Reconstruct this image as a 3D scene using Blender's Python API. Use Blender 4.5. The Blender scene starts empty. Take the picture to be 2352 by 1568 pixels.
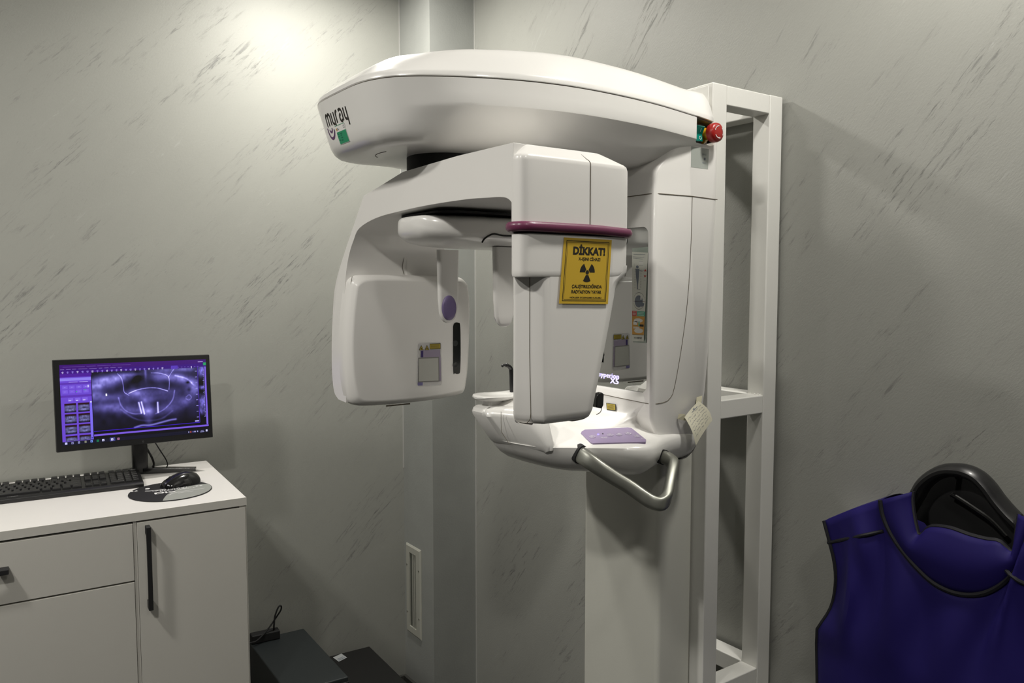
import bpy, bmesh, math, random
import numpy as np
from math import sin, cos, pi, radians, sqrt, atan2
from mathutils import Vector, Matrix
random.seed(4)
scene = bpy.context.scene
col = scene.collection

# ------------------------------------------------------------------ survey helpers
FPX, CX, CY = 1800., 1176., 784.
PITCH, YAW, CAMH = radians(4.1), radians(35.3), 1.6
def _ray(u, v):
    r = (u-CX)/FPX; q = (CY-v)/FPX
    up = q*cos(PITCH)-sin(PITCH); fw = cos(PITCH)+q*sin(PITCH)
    return Vector((r*cos(YAW)+fw*sin(YAW), -r*sin(YAW)+fw*cos(YAW), up))
def at(u, v, x=None, y=None, z=None):
    """point of a real plane x=, y= or z= that was measured in the photograph"""
    d = _ray(u, v)
    t = x/d.x if x is not None else (y/d.y if y is not None else (z-CAMH)/d.z)
    return Vector((d.x*t, d.y*t, CAMH+d.z*t))

# ------------------------------------------------------------------ materials
def new_mat(name):
    m = bpy.data.materials.new(name); m.use_nodes = True
    return m, m.node_tree.nodes, m.node_tree.links, m.node_tree.nodes['Principled BSDF']
def plastic(name, c, rough=.4, coat=0., metal=0., noise=0.02, spec=.5, bump=0., bscale=300):
    m, N, L, b = new_mat(name)
    b.inputs['Roughness'].default_value = rough
    b.inputs['Metallic'].default_value = metal
    b.inputs['Coat Weight'].default_value = coat
    b.inputs['Coat Roughness'].default_value = .08
    b.inputs['Specular IOR Level'].default_value = spec
    t = N.new('ShaderNodeTexNoise'); t.inputs['Scale'].default_value = 9; t.inputs['Detail'].default_value = 3
    g = N.new('ShaderNodeNewGeometry'); L.new(g.outputs['Position'], t.inputs['Vector'])
    r = N.new('ShaderNodeMix'); r.data_type = 'RGBA'
    r.inputs['A'].default_value = (*[max(0, x*(1-noise)) for x in c], 1)
    r.inputs['B'].default_value = (*[min(1, x*(1+noise)) for x in c], 1)
    L.new(t.outputs['Fac'], r.inputs['Factor']); L.new(r.outputs['Result'], b.inputs['Base Color'])
    if bump:
        t2 = N.new('ShaderNodeTexNoise'); t2.inputs['Scale'].default_value = bscale
        L.new(g.outputs['Position'], t2.inputs['Vector'])
        bp = N.new('ShaderNodeBump'); bp.inputs['Strength'].default_value = bump; bp.inputs['Distance'].default_value = .001
        L.new(t2.outputs['Fac'], bp.inputs['Height']); L.new(bp.outputs['Normal'], b.inputs['Normal'])
    return m
def glow(name, c, strength):
    m, N, L, b = new_mat(name)
    b.inputs['Base Color'].default_value = (*[x*.2 for x in c], 1)
    b.inputs['Emission Color'].default_value = (*c, 1); b.inputs['Emission Strength'].default_value = strength
    return m

def plaster(name, along, across, base, dark, light, amount=1.0):
    m, N, L, b = new_mat(name)
    b.inputs['Roughness'].default_value = .5
    b.inputs['Specular IOR Level'].default_value = .35
    g = N.new('ShaderNodeNewGeometry')
    def dot(v):
        d = N.new('ShaderNodeVectorMath'); d.operation = 'DOT_PRODUCT'; d.inputs[1].default_value = v
        L.new(g.outputs['Position'], d.inputs[0]); return d.outputs['Value']
    A, C = dot(along), dot(across)
    def coords(sa, sc, off=0):
        a = N.new('ShaderNodeMath'); a.operation = 'MULTIPLY_ADD'; L.new(A, a.inputs[0]); a.inputs[1].default_value = sa; a.inputs[2].default_value = off
        c = N.new('ShaderNodeMath'); c.operation = 'MULTIPLY'; L.new(C, c.inputs[0]); c.inputs[1].default_value = sc
        k = N.new('ShaderNodeCombineXYZ'); L.new(a.outputs[0], k.inputs[0]); L.new(c.outputs[0], k.inputs[1]); return k.outputs[0]
    def noise(vec, scale, detail, rough=.6, dist=0):
        t = N.new('ShaderNodeTexNoise'); t.inputs['Scale'].default_value = scale; t.inputs['Detail'].default_value = detail
        t.inputs['Roughness'].default_value = rough; t.inputs['Distortion'].default_value = dist; L.new(vec, t.inputs['Vector']); return t.outputs['Fac']
    def ramp(f, lo, hi):
        r = N.new('ShaderNodeMapRange'); r.interpolation_type = 'SMOOTHSTEP'
        r.inputs['From Min'].default_value = lo; r.inputs['From Max'].default_value = hi; L.new(f, r.inputs['Value']); return r.outputs['Result']
    def mul(a, bb):
        k = N.new('ShaderNodeMath'); k.operation = 'MULTIPLY'; L.new(a, k.inputs[0])
        if isinstance(bb, (int, float)): k.inputs[1].default_value = bb
        else: L.new(bb, k.inputs[1])
        return k.outputs[0]
    def mix(f, a, bb):
        k = N.new('ShaderNodeMix'); k.data_type = 'RGBA'; L.new(f, k.inputs['Factor'])
        for nm, v in (('A', a), ('B', bb)):
            if isinstance(v, tuple): k.inputs[nm].default_value = (*v, 1)
            else: L.new(v, k.inputs[nm])
        return k.outputs['Result']
    cloud = noise(coords(1.1, 2.6), 1.3, 4)
    patch = ramp(noise(coords(1.5, 4.6, 3), 1.5, 5, .62, .2), .49, .66)      # where streaks cluster
    fine = ramp(noise(coords(9, 75, 7), 1.0, 8, .80, .2), .515, .62)        # thin diagonal marks
    patch2 = ramp(noise(coords(1.8, 7, 11), 1.7, 4, .62, .2), .50, .72)
    spk = ramp(noise(coords(40, 150, 2), 1.0, 5, .75), .56, .68)
    lp = ramp(noise(coords(1.5, 6, 21), 1.4, 4, .6), .56, .72)
    lf = ramp(noise(coords(16, 90, 17), 1.0, 6, .75), .55, .64)
    cbase = mix(cloud, tuple(x*.90 for x in base), tuple(min(1, x*1.08) for x in base))
    c1 = mix(mul(mul(patch, fine), .85*amount), cbase, dark)
    c2 = mix(mul(mul(patch2, spk), .5*amount), c1, dark)
    c3 = mix(mul(mul(lp, lf), .45*amount), c2, light)
    L.new(c3, b.inputs['Base Color'])
    bf = noise(coords(120, 260), 1.0, 4, .7)
    bs = N.new('ShaderNodeMath'); bs.operation = 'MULTIPLY_ADD'; L.new(mul(patch, fine), bs.inputs[0]); bs.inputs[1].default_value = -.8; L.new(bf, bs.inputs[2])
    bp = N.new('ShaderNodeBump'); bp.inputs['Strength'].default_value = .35; bp.inputs['Distance'].default_value = .0012
    L.new(bs.outputs[0], bp.inputs['Height']); L.new(bp.outputs['Normal'], b.inputs['Normal'])
    return m

WH = plastic('white_gloss_plastic', (.88, .87, .845), .28, .35, noise=.008)
WH2 = plastic('white_cover_plastic', (.87, .855, .83), .34, .2, noise=.008)
LIL = plastic('pale_lilac_white_plastic', (.62, .61, .64), .25, .4, noise=.01)
STEEL = plastic('white_painted_steel', (.78, .775, .74), .38, .1, noise=.03, bump=.15, bscale=120)
COLM = plastic('column_white_paint', (.64, .64, .58), .45, 0, noise=.015, bump=.1, bscale=500)
SEAM = plastic('dark_seam', (.13, .11, .08), .8)
BLK = plastic('black_plastic', (.012, .012, .013), .35, .1)
BLKM = plastic('matte_black', (.010, .010, .011), .7)
BLKG = plastic('glossy_black', (.008, .008, .009), .12, .6)
PURB = plastic('plum_band', (.17, .035, .09), .35, .2)
PURP = plastic('violet_pad', (.17, .13, .27), .45)
KEYP = plastic('lavender_keypad', (.33, .26, .42), .4)
KEYB = plastic('lavender_button', (.42, .36, .50), .25, .4)
ALU = plastic('satin_aluminium', (.34, .345, .31), .42, 0, metal=.85)
YEL = plastic('yellow_sticker', (.66, .43, .035), .5)
YELB = plastic('yellow_plastic', (.85, .48, .015), .35, .3)
YELD = plastic('dull_yellow_label', (.42, .32, .04), .5)
RED = plastic('red_plastic', (.36, .012, .010), .35, .3)
GRN = plastic('green_rocker', (.0, .22, .17), .2, .5)
GRNS = plastic('green_label', (.01, .30, .14), .5)
INK = plastic('black_ink', (.012, .010, .006), .6)
WINK = plastic('white_ink', (.75, .75, .75), .6)
GINK = plastic('grey_ink', (.16, .18, .22), .6)
REDI = plastic('red_ink', (.45, .03, .02), .6)
TEALI = plastic('teal_ink', (.06, .36, .24), .6)
ORI = plastic('orange_ink', (.52, .27, .05), .6)
PURI = plastic('purple_ink', (.10, .03, .13), .5)
GLAB = plastic('grey_label', (.42, .45, .42), .5)
PAPER = plastic('note_paper', (.62, .60, .48), .8)
TAPE = plastic('clear_tape', (.60, .57, .42), .25, .4)
CAB = plastic('grey_white_laminate', (.66, .645, .60), .5, noise=.02, bump=.1, bscale=700)
TOPM = plastic('white_laminate_top', (.80, .78, .76), .38, .1, noise=.02)
GAPM = plastic('shadow_gap', (.09, .095, .08), .8)
BOXM = plastic('black_case_steel', (.022, .027, .029), .45)
BOXM2 = plastic('black_case_plastic', (.006, .006, .006), .6)
GRIL = plastic('cream_grille_enamel', (.44, .44, .39), .45)
PADM = plastic('mouse_pad_cloth', (.009, .009, .011), .75)
PADG = plastic('mouse_pad_print_grey', (.30, .31, .29), .6)
CLOTH = plastic('violet_blue_vinyl', (.014, .009, .105), .62, 0, noise=.06, spec=.2, bump=.3, bscale=40)
TRIMM = plastic('black_binding', (.006, .006, .010), .6)
FLOORM = plastic('dark_floor', (.03, .03, .028), .4, noise=.2)
CEILM = plastic('white_ceiling', (.62, .61, .59), .9)
BASEM = plastic('dark_baseboard', (.06, .06, .055), .5)
ROOMM = plastic('far_wall_paint', (.12, .12, .115), .8)
BEAD = plastic('corner_bead_caulk', (.46, .46, .44), .7)
PILM = plastic('pilaster_grey_plaster', (.315, .325, .31), .55, noise=.10, bump=.3, bscale=160)
s2 = sqrt(.5)
def unit2(a): return cos(a), sin(a)
ca, sa = unit2(radians(46))
WALLA = plaster('streaked_plaster_left', (ca, 0, sa), (-sa, 0, ca), (.335, .339, .312), (.165, .165, .16), (.44, .44, .425))
cb, sb = unit2(radians(50))
WALLB = plaster('streaked_plaster_right', (0, -cb, sb), (0, sb, cb), (.318, .321, .296), (.165, .165, .157), (.44, .44, .43), 1.1)
# mirror
MIR, N, L, b = new_mat('mirror_glass')
b.inputs['Base Color'].default_value = (.62, .63, .62, 1); b.inputs['Metallic'].default_value = 1; b.inputs['Roughness'].default_value = .01
SMOKE = plastic('smoked_lens', (.012, .014, .012), .15, .3)
CLEAR, N, L, b = new_mat('clear_plastic_film')
b.inputs['Base Color'].default_value = (.75, .74, .74, 1); b.inputs['Alpha'].default_value = .35; b.inputs['Roughness'].default_value = .12
SLEEVE, N, L, b = new_mat('pale_green_acrylic')
b.inputs['Base Color'].default_value = (.45, .52, .46, 1); b.inputs['Alpha'].default_value = .6; b.inputs['Roughness'].default_value = .15

# ------------------------------------------------------------------ mesh helpers
def finish(name, me, mat, parent=None, smooth=True, bevel=0, seg=3, angle=32):
    o = bpy.data.objects.new(name, me); col.objects.link(o)
    mats = mat if isinstance(mat, (list, tuple)) else [mat]
    if not me.materials:
        for m in mats: me.materials.append(m)
    if bevel:
        md = o.modifiers.new('Bevel', 'BEVEL'); md.width = bevel; md.segments = seg
        md.limit_method = 'ANGLE'; md.angle_limit = radians(angle); md.harden_normals = True
    if smooth:
        for p in me.polygons: p.use_smooth = True
        try: me.set_sharp_from_angle(angle=radians(38))
        except Exception: pass
    if parent is not None: attach(o, parent)
    return o
def attach(o, parent):
    o.parent = parent
    o.matrix_parent_inverse = Matrix.Translation(-parent.location) if parent.type == 'EMPTY' else Matrix.Identity(4)
class MB:
    """collects world-space shapes into one mesh"""
    def __init__(s): s.v = []; s.f = []; s.mi = []; s.cur = 0
    def add(s, vs, fs):
        o = len(s.v); s.v += [tuple(v) for v in vs]; s.f += [tuple(i+o for i in f) for f in fs]; s.mi += [s.cur]*len(fs); return s
    def box(s, x0, x1, y0, y1, z0, z1):
        v = [(x, y, z) for z in (z0, z1) for y in (y0, y1) for x in (x0, x1)]
        return s.add(v, [(0, 2, 3, 1), (4, 5, 7, 6), (0, 1, 5, 4), (2, 6, 7, 3), (0, 4, 6, 2), (1, 3, 7, 5)])
    def obox(s, c, ux, uy, uz, dx, dy, dz):
        c = Vector(c); v = [c+ux*(a*dx/2)+uy*(b_*dy/2)+uz*(d*dz/2) for d in (-1, 1) for b_ in (-1, 1) for a in (-1, 1)]
        return s.add(v, [(0, 2, 3, 1), (4, 5, 7, 6), (0, 1, 5, 4), (2, 6, 7, 3), (0, 4, 6, 2), (1, 3, 7, 5)])
    def prism(s, ring, d):
        n = len(ring); d = Vector(d); a = [Vector(r) for r in ring]; bq = [r+d for r in a]
        return s.add(a+bq, [tuple(range(n))[::-1], tuple(range(n, 2*n))]+[(i, (i+1) % n, n+(i+1) % n, n+i) for i in range(n)])
    def loft(s, rings, cap0=True, cap1=True):
        n = len(rings[0]); vs = [p for r in rings for p in r]; fs = []
        for k in range(len(rings)-1):
            fs += [(k*n+i, k*n+(i+1) % n, (k+1)*n+(i+1) % n, (k+1)*n+i) for i in range(n)]
        if cap0: fs.append(tuple(range(n))[::-1])
        if cap1: fs.append(tuple(range((len(rings)-1)*n, len(rings)*n)))
        return s.add(vs, fs)
    def tube(s, path, r, n=10, sx=1., sy=1., up=None, closed=False, sq=1.):
        q_ = lambda c: math.copysign(abs(c)**sq, c)
        path = [Vector(p) for p in path]; m = len(path); rings = []; prev = None
        for i, p in enumerate(path):
            if closed: t = path[(i+1) % m]-path[i-1]
            else: t = path[min(i+1, m-1)]-path[max(i-1, 0)]
            t.normalize()
            ref = Vector(up) if up is not None else (prev if prev is not None else (Vector((0, 0, 1)) if abs(t.z) < .9 else Vector((1, 0, 0))))
            a = (ref-t*ref.dot(t)).normalized(); bq = t.cross(a); prev = a
            rr = r[i] if isinstance(r, (list, tuple)) else r
            rings.append([p+a*(rr*sx*q_(cos(2*pi*k/n)))+bq*(rr*sy*q_(sin(2*pi*k/n))) for k in range(n)])
        if closed: rings.append(rings[0]); return s.loft(rings, False, False)
        return s.loft(rings)
    def cyl(s, c, ax, r, h, n=32, r2=None):
        c = Vector(c); ax = Vector(ax).normalized(); a = ax.orthogonal().normalized(); bq = ax.cross(a); r2 = r if r2 is None else r2
        return s.loft([[c+ax*(h*k)+a*(q*cos(2*pi*i/n))+bq*(q*sin(2*pi*i/n)) for i in range(n)] for k, q in ((0, r), (1, r2))])
    def build(s, name, mat, parent=None, smooth=True, bevel=0, seg=3, angle=32, fix=True):
        me = bpy.data.meshes.new(name); me.from_pydata(s.v, [], s.f); me.update()
        mats = mat if isinstance(mat, (list, tuple)) else [mat]
        for m in mats: me.materials.append(m)
        for p, k in zip(me.polygons, s.mi): p.material_index = k
        if fix:
            bm = bmesh.new(); bm.from_mesh(me); bmesh.ops.recalc_face_normals(bm, faces=bm.faces); bm.to_mesh(me); bm.free()
        return finish(name, me, mats, parent, smooth, bevel, seg, angle)
def empty(name, loc, label, cat, group=None):
    o = bpy.data.objects.new(name, None); col.objects.link(o); o.location = loc; o.empty_display_size = .05
    o['label'] = label; o['category'] = cat
    if group: o['group'] = group
    return o
def tag(o, label, cat, group=None):
    o['label'] = label; o['category'] = cat
    if group: o['group'] = group
    return o
def struct(o): o['kind'] = 'structure'; return o
def lab(o, t): o['label'] = t; return o

def crom(pts, n=6, closed=False):
    """Catmull-Rom through points"""
    P = [Vector(p) for p in pts]; out = []; m = len(P)
    rng = range(m) if closed else range(m-1)
    for i in rng:
        p0 = P[(i-1) % m] if closed or i > 0 else P[0]*2-P[1]
        p1 = P[i]; p2 = P[(i+1) % m]
        p3 = P[(i+2) % m] if closed or i+2 < m else P[-1]*2-P[-2]
        for k in range(n):
            t = k/n
            out.append(.5*((2*p1)+(p2-p0)*t+(2*p0-5*p1+4*p2-p3)*t*t+(3*p1-p0-3*p2+p3)*t**3))
    if not closed: out.append(P[-1])
    return out
def rrect(x0, x1, y0, y1, rs, n=6):
    """rounded rectangle, corners in order (x0,y0),(x1,y0),(x1,y1),(x0,y1)"""
    if not isinstance(rs, (list, tuple)): rs = [rs]*4
    out = []
    for (cx, cy, a0, r) in ((x0+rs[0], y0+rs[0], pi, rs[0]), (x1-rs[1], y0+rs[1], 1.5*pi, rs[1]), (x1-rs[2], y1-rs[2], 0, rs[2]), (x0+rs[3], y1-rs[3], .5*pi, rs[3])):
        for k in range(n+1):
            a = a0+.5*pi*k/n; out.append((cx+r*cos(a), cy+r*sin(a)))
    return out
def inset2(ring, d):
    """offset a closed counter-clockwise plan outline inwards by d (number or list)"""
    n = len(ring); out = []
    for i in range(n):
        a = Vector(ring[i-1][:2]); c = Vector(ring[(i+1) % n][:2]); t = (c-a)
        t = t.normalized() if t.length > 1e-9 else Vector((1, 0))
        nn = Vector((-t.y, t.x)); dd = d[i] if isinstance(d, list) else d
        out.append((ring[i][0]+nn.x*dd, ring[i][1]+nn.y*dd))
    return out

# 2D drawings put on a surface: list of (verts2d, faces, material index)
def text2d(s, u0, u1, v0, cap, bold=0.0, track=1.0):
    cu = bpy.data.curves.new('t', 'FONT'); cu.body = s; cu.size = 1; cu.offset = bold; cu.space_character = track; cu.resolution_u = 3
    ob = bpy.data.objects.new('t', cu); col.objects.link(ob)
    dg = bpy.context.evaluated_depsgraph_get(); me = bpy.data.meshes.new_from_object(ob.evaluated_get(dg))
    vs = [(v.co.x, v.co.y) for v in me.vertices]; fs = [tuple(p.vertices) for p in me.polygons]
    bpy.data.objects.remove(ob); bpy.data.curves.remove(cu); bpy.data.meshes.remove(me)
    if not vs: return [], []
    xs = [v[0] for v in vs]; a, bq = min(xs), max(xs); k = (u1-u0)/(bq-a); kv = cap/.73
    return [(u0+(x-a)*k, v0+y*kv) for x, y in vs], fs
def stroke2d(pts, w, asp=1.0):
    P = [Vector(p) for p in pts]; vs = []; fs = []
    for i, p in enumerate(P):
        t = P[min(i+1, len(P)-1)]-P[max(i-1, 0)]; t = Vector((t.x*asp, t.y)); t.normalize(); nn = Vector((-t.y/asp, t.x))*w/2
        vs += [(p.x+nn.x, p.y+nn.y), (p.x-nn.x, p.y-nn.y)]
    for i in range(len(P)-1): fs.append((2*i, 2*i+1, 2*i+3, 2*i+2))
    return vs, fs
def rect2d(a, b_, c, d): return [(a, c), (b_, c), (b_, d), (a, d)], [(0, 1, 2, 3)]
def poly2d(p): return [tuple(q) for q in p], [tuple(range(len(p)))]
def disc2d(cx, cy, r, asp=1., n=24, a0=0, a1=2*pi):
    return poly2d([(cx+r*cos(a0+(a1-a0)*k/n)/asp, cy+r*sin(a0+(a1-a0)*k/n)) for k in range(n)])
class Decal:
    """flat print: frame origin o, axes U,V (full size), normal offset"""
    def __init__(s, fn): s.fn = fn; s.mb = MB(); s.lv = 0
    def put(s, shape, k, lift=.00025):
        vs, fs = shape; s.mb.cur = k; s.mb.add([s.fn(u, v, lift*.5) for u, v in vs], fs); return s
    def build(s, name, mats, parent): return s.mb.build(name, mats, parent, smooth=False, fix=False)
def quadframe(bl, br, tr, tl):
    bl, br, tr, tl = map(Vector, (bl, br, tr, tl)); nrm = (br-bl).cross(tl-bl).normalized()
    def fn(u, v, lift=0): return (bl*(1-u)+br*u)*(1-v)+(tl*(1-u)+tr*u)*v+nrm*lift
    return fn
def plate(fn, t, ring=None):
    """thin solid plate on a quad frame"""
    ring = ring or [(0, 0), (1, 0), (1, 1), (0, 1)]; t = t*.5
    m = MB(); a = [fn(u, v, 0) for u, v in ring]; bq = [fn(u, v, t) for u, v in ring]; n = len(ring)
    m.add(a+bq, [tuple(range(n))[::-1], tuple(range(n, 2*n))]+[(i, (i+1) % n, n+(i+1) % n, n+i) for i in range(n)])
    return m

# ================================================================== ROOM
XA, YB = 1.379, 2.67          # pilaster corner on the left wall
XB, YP = 1.565, 2.443         # right wall, pilaster front
ZC = 2.70; X0, Y0 = -3.4, -1.8
th = radians(2.0)
def ya(x): return YB+(XA-x)*math.tan(th)
struct(MB().add([(X0, ya(X0), 0), (XA, ya(XA), 0), (XA, ya(XA), ZC), (X0, ya(X0), ZC), (X0, ya(X0)+.12, 0), (XA, ya(XA)+.12, 0), (XA, ya(XA)+.12, ZC), (X0, ya(X0)+.12, ZC)],
    [(0, 1, 2, 3), (4, 7, 6, 5), (0, 3, 7, 4), (1, 5, 6, 2), (3, 2, 6, 7), (0, 4, 5, 1)]).build('wall_left', WALLA, smooth=False))
struct(MB().box(XB, XB+.12, Y0-.1, YP+.2, 0, ZC).build('wall_right', WALLB, smooth=False))
struct(MB().box(XA, XB+.05, YP, YB+.12, 0, ZC).build('wall_corner', PILM, smooth=False))
struct(MB().box(X0-.1, XB+.12, Y0-.1, Y0, 0, ZC).build('wall_rear', ROOMM, smooth=False))
struct(MB().box(X0-.1, X0, Y0-.1, ya(X0)+.1, 0, ZC).build('wall_side', ROOMM, smooth=False))
struct(MB().box(X0-.1, XB+.12, Y0-.1, ya(X0)+.12, -.08, 0).build('floor', FLOORM, smooth=False))
struct(MB().box(X0-.1, XB+.12, Y0-.1, ya(X0)+.12, ZC, ZC+.08).build('ceiling', CEILM, smooth=False))
struct(MB().box(XA-.012, XA, YP-.012, YB-.002, 0, .08).build('baseboard_corner', BASEM, smooth=False))
struct(MB().box(XA-.012, XB, YP-.012, YP, 0, .08).build('baseboard_pilaster', BASEM, smooth=False))
struct(MB().box(XB-.012, XB, Y0, YP-.012, 0, .08).build('baseboard_right', BASEM, smooth=False))
struct(MB().add([(X0, ya(X0)-.012, 0), (XA-.013, ya(XA)-.012, 0), (XA-.013, ya(XA), 0), (X0, ya(X0), 0), (X0, ya(X0)-.012, .08), (XA-.013, ya(XA)-.012, .08), (XA-.013, ya(XA), .08), (X0, ya(X0), .08)],
    [(0, 3, 2, 1), (4, 5, 6, 7), (0, 1, 5, 4), (1, 2, 6, 5), (2, 3, 7, 6), (3, 0, 4, 7)]).build('baseboard_left', BASEM, smooth=False))
struct(MB().box(XB-.0035, XB, YP-.0035, YP, .08, ZC).build('trim_1', BEAD, smooth=False))
struct(MB().box(XA-.0025, XA, YB-.003, YB, .9, ZC).build('trim_2', BEAD, smooth=False))

# ceiling downlights (above the frame of the picture)
FIX = plastic('downlight_rim', (.7, .7, .7), .4); DIFF = glow('downlight_lens', (1, .95, .86), 6)
def downlight(x, y, size, power, label, spread=180, tint=(1, .965, .89)):
    e = empty('ceiling_downlight', (x, y, ZC-.002), label, 'ceiling light')
    m = MB(); n = 40; r = size/2
    m.loft([[(x+q*cos(2*pi*i/n), y+q*sin(2*pi*i/n), z) for i in range(n)] for q, z in ((r+.002, ZC-.001), (r+.018, ZC-.001), (r+.016, ZC-.012), (r+.002, ZC-.012))], False, False)
    m.build('rim', FIX, e)
    MB().cyl((x, y, ZC-.006), (0, 0, 1), r, .003, 40).build('lens', DIFF, e)
    ld = bpy.data.lights.new('downlight_bulb', 'AREA'); ld.shape = 'DISK'; ld.size = size*.9; ld.energy = power; ld.color = tint; ld.spread = radians(spread)
    lo = bpy.data.objects.new('bulb_light', ld); col.objects.link(lo); lo.location = (0, 0, -.012); lo.parent = e
    return e
LIGHTS = [(-.75, 1.65, .20, 19, 'round ceiling downlight above the cabinet side of the room', 180),
          (.97, 2.20, .17, 19, 'round ceiling downlight close to the left wall by the corner', 180),
          (1.25, .58, .17, 12.5, 'round ceiling downlight close to the right wall above the apron', 180),
          (-.60, .55, .17, 20, 'round ceiling downlight left of the viewer', 180),
          (.40, -.30, .17, 6, 'round ceiling downlight behind the viewer', 180)]
for l in LIGHTS: downlight(l[0], l[1], l[2], l[3], l[4], l[5])
w = bpy.data.worlds.new('room_ambient'); scene.world = w; w.use_nodes = True
w.node_tree.nodes['Background'].inputs['Color'].default_value = (.5, .5, .5, 1); w.node_tree.nodes['Background'].inputs['Strength'].default_value = .1

# ================================================================== STEEL SUPPORT FRAME
fr = empty('steel_support_frame', (1.44, 1.29, 0), 'tall white painted square-tube steel frame standing behind the x-ray machine', 'frame')
FX0, FX1, FY0, FY1, FT = 1.318, 1.556, 1.129, 1.452, .046
FTOP = 2.027
for x in (FX0, FX1-FT):
    for y in (FY0, FY1-FT):
        MB().box(x, x+FT, y, y+FT, 0, FTOP).build('post', STEEL, fr, smooth=False, bevel=.003, seg=2)
for z, hgt in ((FTOP-.043, .043), (1.305, .043), (.655, .043), (.06, .043)):
    for y in (FY0+.0006, FY1-FT-.0006): MB().box(FX0+FT, FX1-FT, y, y+FT, z, z+hgt-.0005).build('side_rail', STEEL, fr, smooth=False, bevel=.003, seg=2)
    for x in (FX0+.0006, FX1-FT-.0006): MB().box(x, x+FT, FY0+FT, FY1-FT, z, z+hgt-.0005).build('cross_rail', STEEL, fr, smooth=False, bevel=.003, seg=2)
MB().box(FX0-.004, FX0, FY0+.01, FY1-.01, 1.86, FTOP-.006).build('mounting_plate', STEEL, fr, smooth=False, bevel=.001, seg=1)
MB().box(FX0-.004, FX0, FY0+.05, FY1-.05, .2, .32).build('mounting_plate', STEEL, fr, smooth=False, bevel=.001, seg=1)
wm = MB()
for k in range(14):      # weld beads on the mid joint
    a = random.random(); wm.cyl((FX1-FT-.002+random.uniform(-.004, .004), FY0+.004+a*.035, 1.3475), (random.uniform(-.3, .3), random.uniform(-.3, .3), 1), random.uniform(.0015, .003), .0025, 8, .001)
wm.build('weld_bead', STEEL, fr)

# ================================================================== X-RAY MACHINE
YC = 1.29
mc = empty('dental_xray_machine', (1.26, YC, 0), 'large white panoramic dental x-ray machine on a column with a yellow warning sign', 'x-ray machine')
# ---- column
MB().prism([(x, y, 0) for x, y in rrect(1.213, 1.3135, 1.166, 1.414, [.012, .002, .002, .012], 4)], (0, 0, 1.30)).build('column', COLM, mc)
MB().box(1.214, 1.3135, 1.10, 1.48, 0, .02).build('base_foot', COLM, mc, bevel=.004)

# ---- overhead arm
half = [(.557, .0), (.5585, .045), (.5655, .082), (.582, .118), (.610, .148), (.644, .172), (.7045, .203), (.7715, .228), (.851, .244), (.947, .247), (1.072, .236), (1.203, .210), (1.262, .196)]
hs = [(p.x, p.y) for p in crom([(a, b_, 0) for a, b_ in half], 6)]
plan = [(x, YC-h) for x, h in hs]+[(1.290, YC-.188), (1.305, YC-.173), (1.3125, YC-.14), (1.3125, YC), (1.3125, YC+.14), (1.305, YC+.173), (1.290, YC+.188)]+[(x, YC+h+.054*(1-max(0, min(1, (x-.75)/.4))**2*(3-2*max(0, min(1, (x-.75)/.4))))) for x, h in hs[::-1]]
def sm(a, bq, x):
    t = max(0, min(1, (x-a)/(bq-a))); return t*t*(3-2*t)
def armring(z, nose, side, rear=0., lift=0.):
    d = [nose+(side-nose)*sm(.585, .70, x)+(rear-side)*sm(1.22, 1.30, x) for x, y in plan]
    return [(x, y, z+lift*sm(.62, .92, x)) for (x, y) in inset2(plan, d)]
m = MB()
tp_ = lambda z: .028*(1.9335-z)/.0935
lv = [(z, n_+tp_(z), s_) for z, n_, s_ in ((1.8365, .040, .120), (1.8375, .022, .100), (1.8405, .011, .084), (1.847, .004, .064), (1.856, .0008, .0475), (1.870, 0, .0285), (1.882, 0, .0120), (1.8885, 0, .0035), (1.8915, 0, .0008), (1.8955, 0, 0), (1.912, 0, 0), (1.9335, 0, 0))]
m.loft([armring(*a) for a in lv]+[armring(1.9345, .002, .002, .002)])
arm = m.build('overhead_arm', WH, mc)
m = MB(); m.loft([armring(1.933, .004, .004, .004), armring(1.939, .004, .004, .004)]); m.build('seam_gasket', SEAM, arm)
m = MB()
m.loft([armring(z, a, b_, c, .010*sm(1.94, 1.985, z)) for z, a, b_, c in ((1.9362, .001, .001, .001), (1.937, 0, 0, 0), (1.9435, .0008, .0005, .0005), (1.9465, .0035, .0022, .0015), (1.950, .008, .005, .003), (1.960, .021, .0125, .006), (1.970, .034, .0205, .011), (1.980, .049, .029, .018), (1.986, .060, .0355, .024), (1.989, .070, .042, .031), (1.9905, .084, .053, .042), (1.991, .10, .075, .065))])
cap = m.build('arm_top_cover', WH, mc)
# slim ridge running back from the nose on the cover
MB().cyl((.760, 1.290, 1.806), (0, 0, 1), .072, .0305, 48).build('rotation_joint', BLKM, mc)

# surface frame of the arm nose (for the emblem and the green label)
def nose_surface(arc, z, lift):
    """arc: signed plan distance from the nose tip (negative = far side)"""
    zs = [l[0] for l in lv]; k = max(i for i in range(len(zs)-1) if zs[i] <= z)
    t = (z-zs[k])/(zs[k+1]-zs[k]); A, B = _nr[k], _nr[k+1]
    def pick(R):
        P = [R[-i] for i in range(40, 0, -1)]+[R[i] for i in range(60)]     # far side, tip, near side
        L_ = [0]
        for a, b_ in zip(P, P[1:]): L_.append(L_[-1]+(b_-a).length)
        s0 = L_[40]+arc; i = max(j for j in range(len(P)-1) if L_[j] <= s0)
        return P[i].lerp(P[i+1], (s0-L_[i])/(L_[i+1]-L_[i])), (P[i+1]-P[i]).normalized()
    pa, ta = pick(A); pb, tb = pick(B); p = pa.lerp(pb, t); up = (pb-pa).normalized(); n = ta.cross(up).normalized()
    return p+n*lift
_nr = [[Vector(p) for p in armring(*a)] for a in lv]
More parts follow.
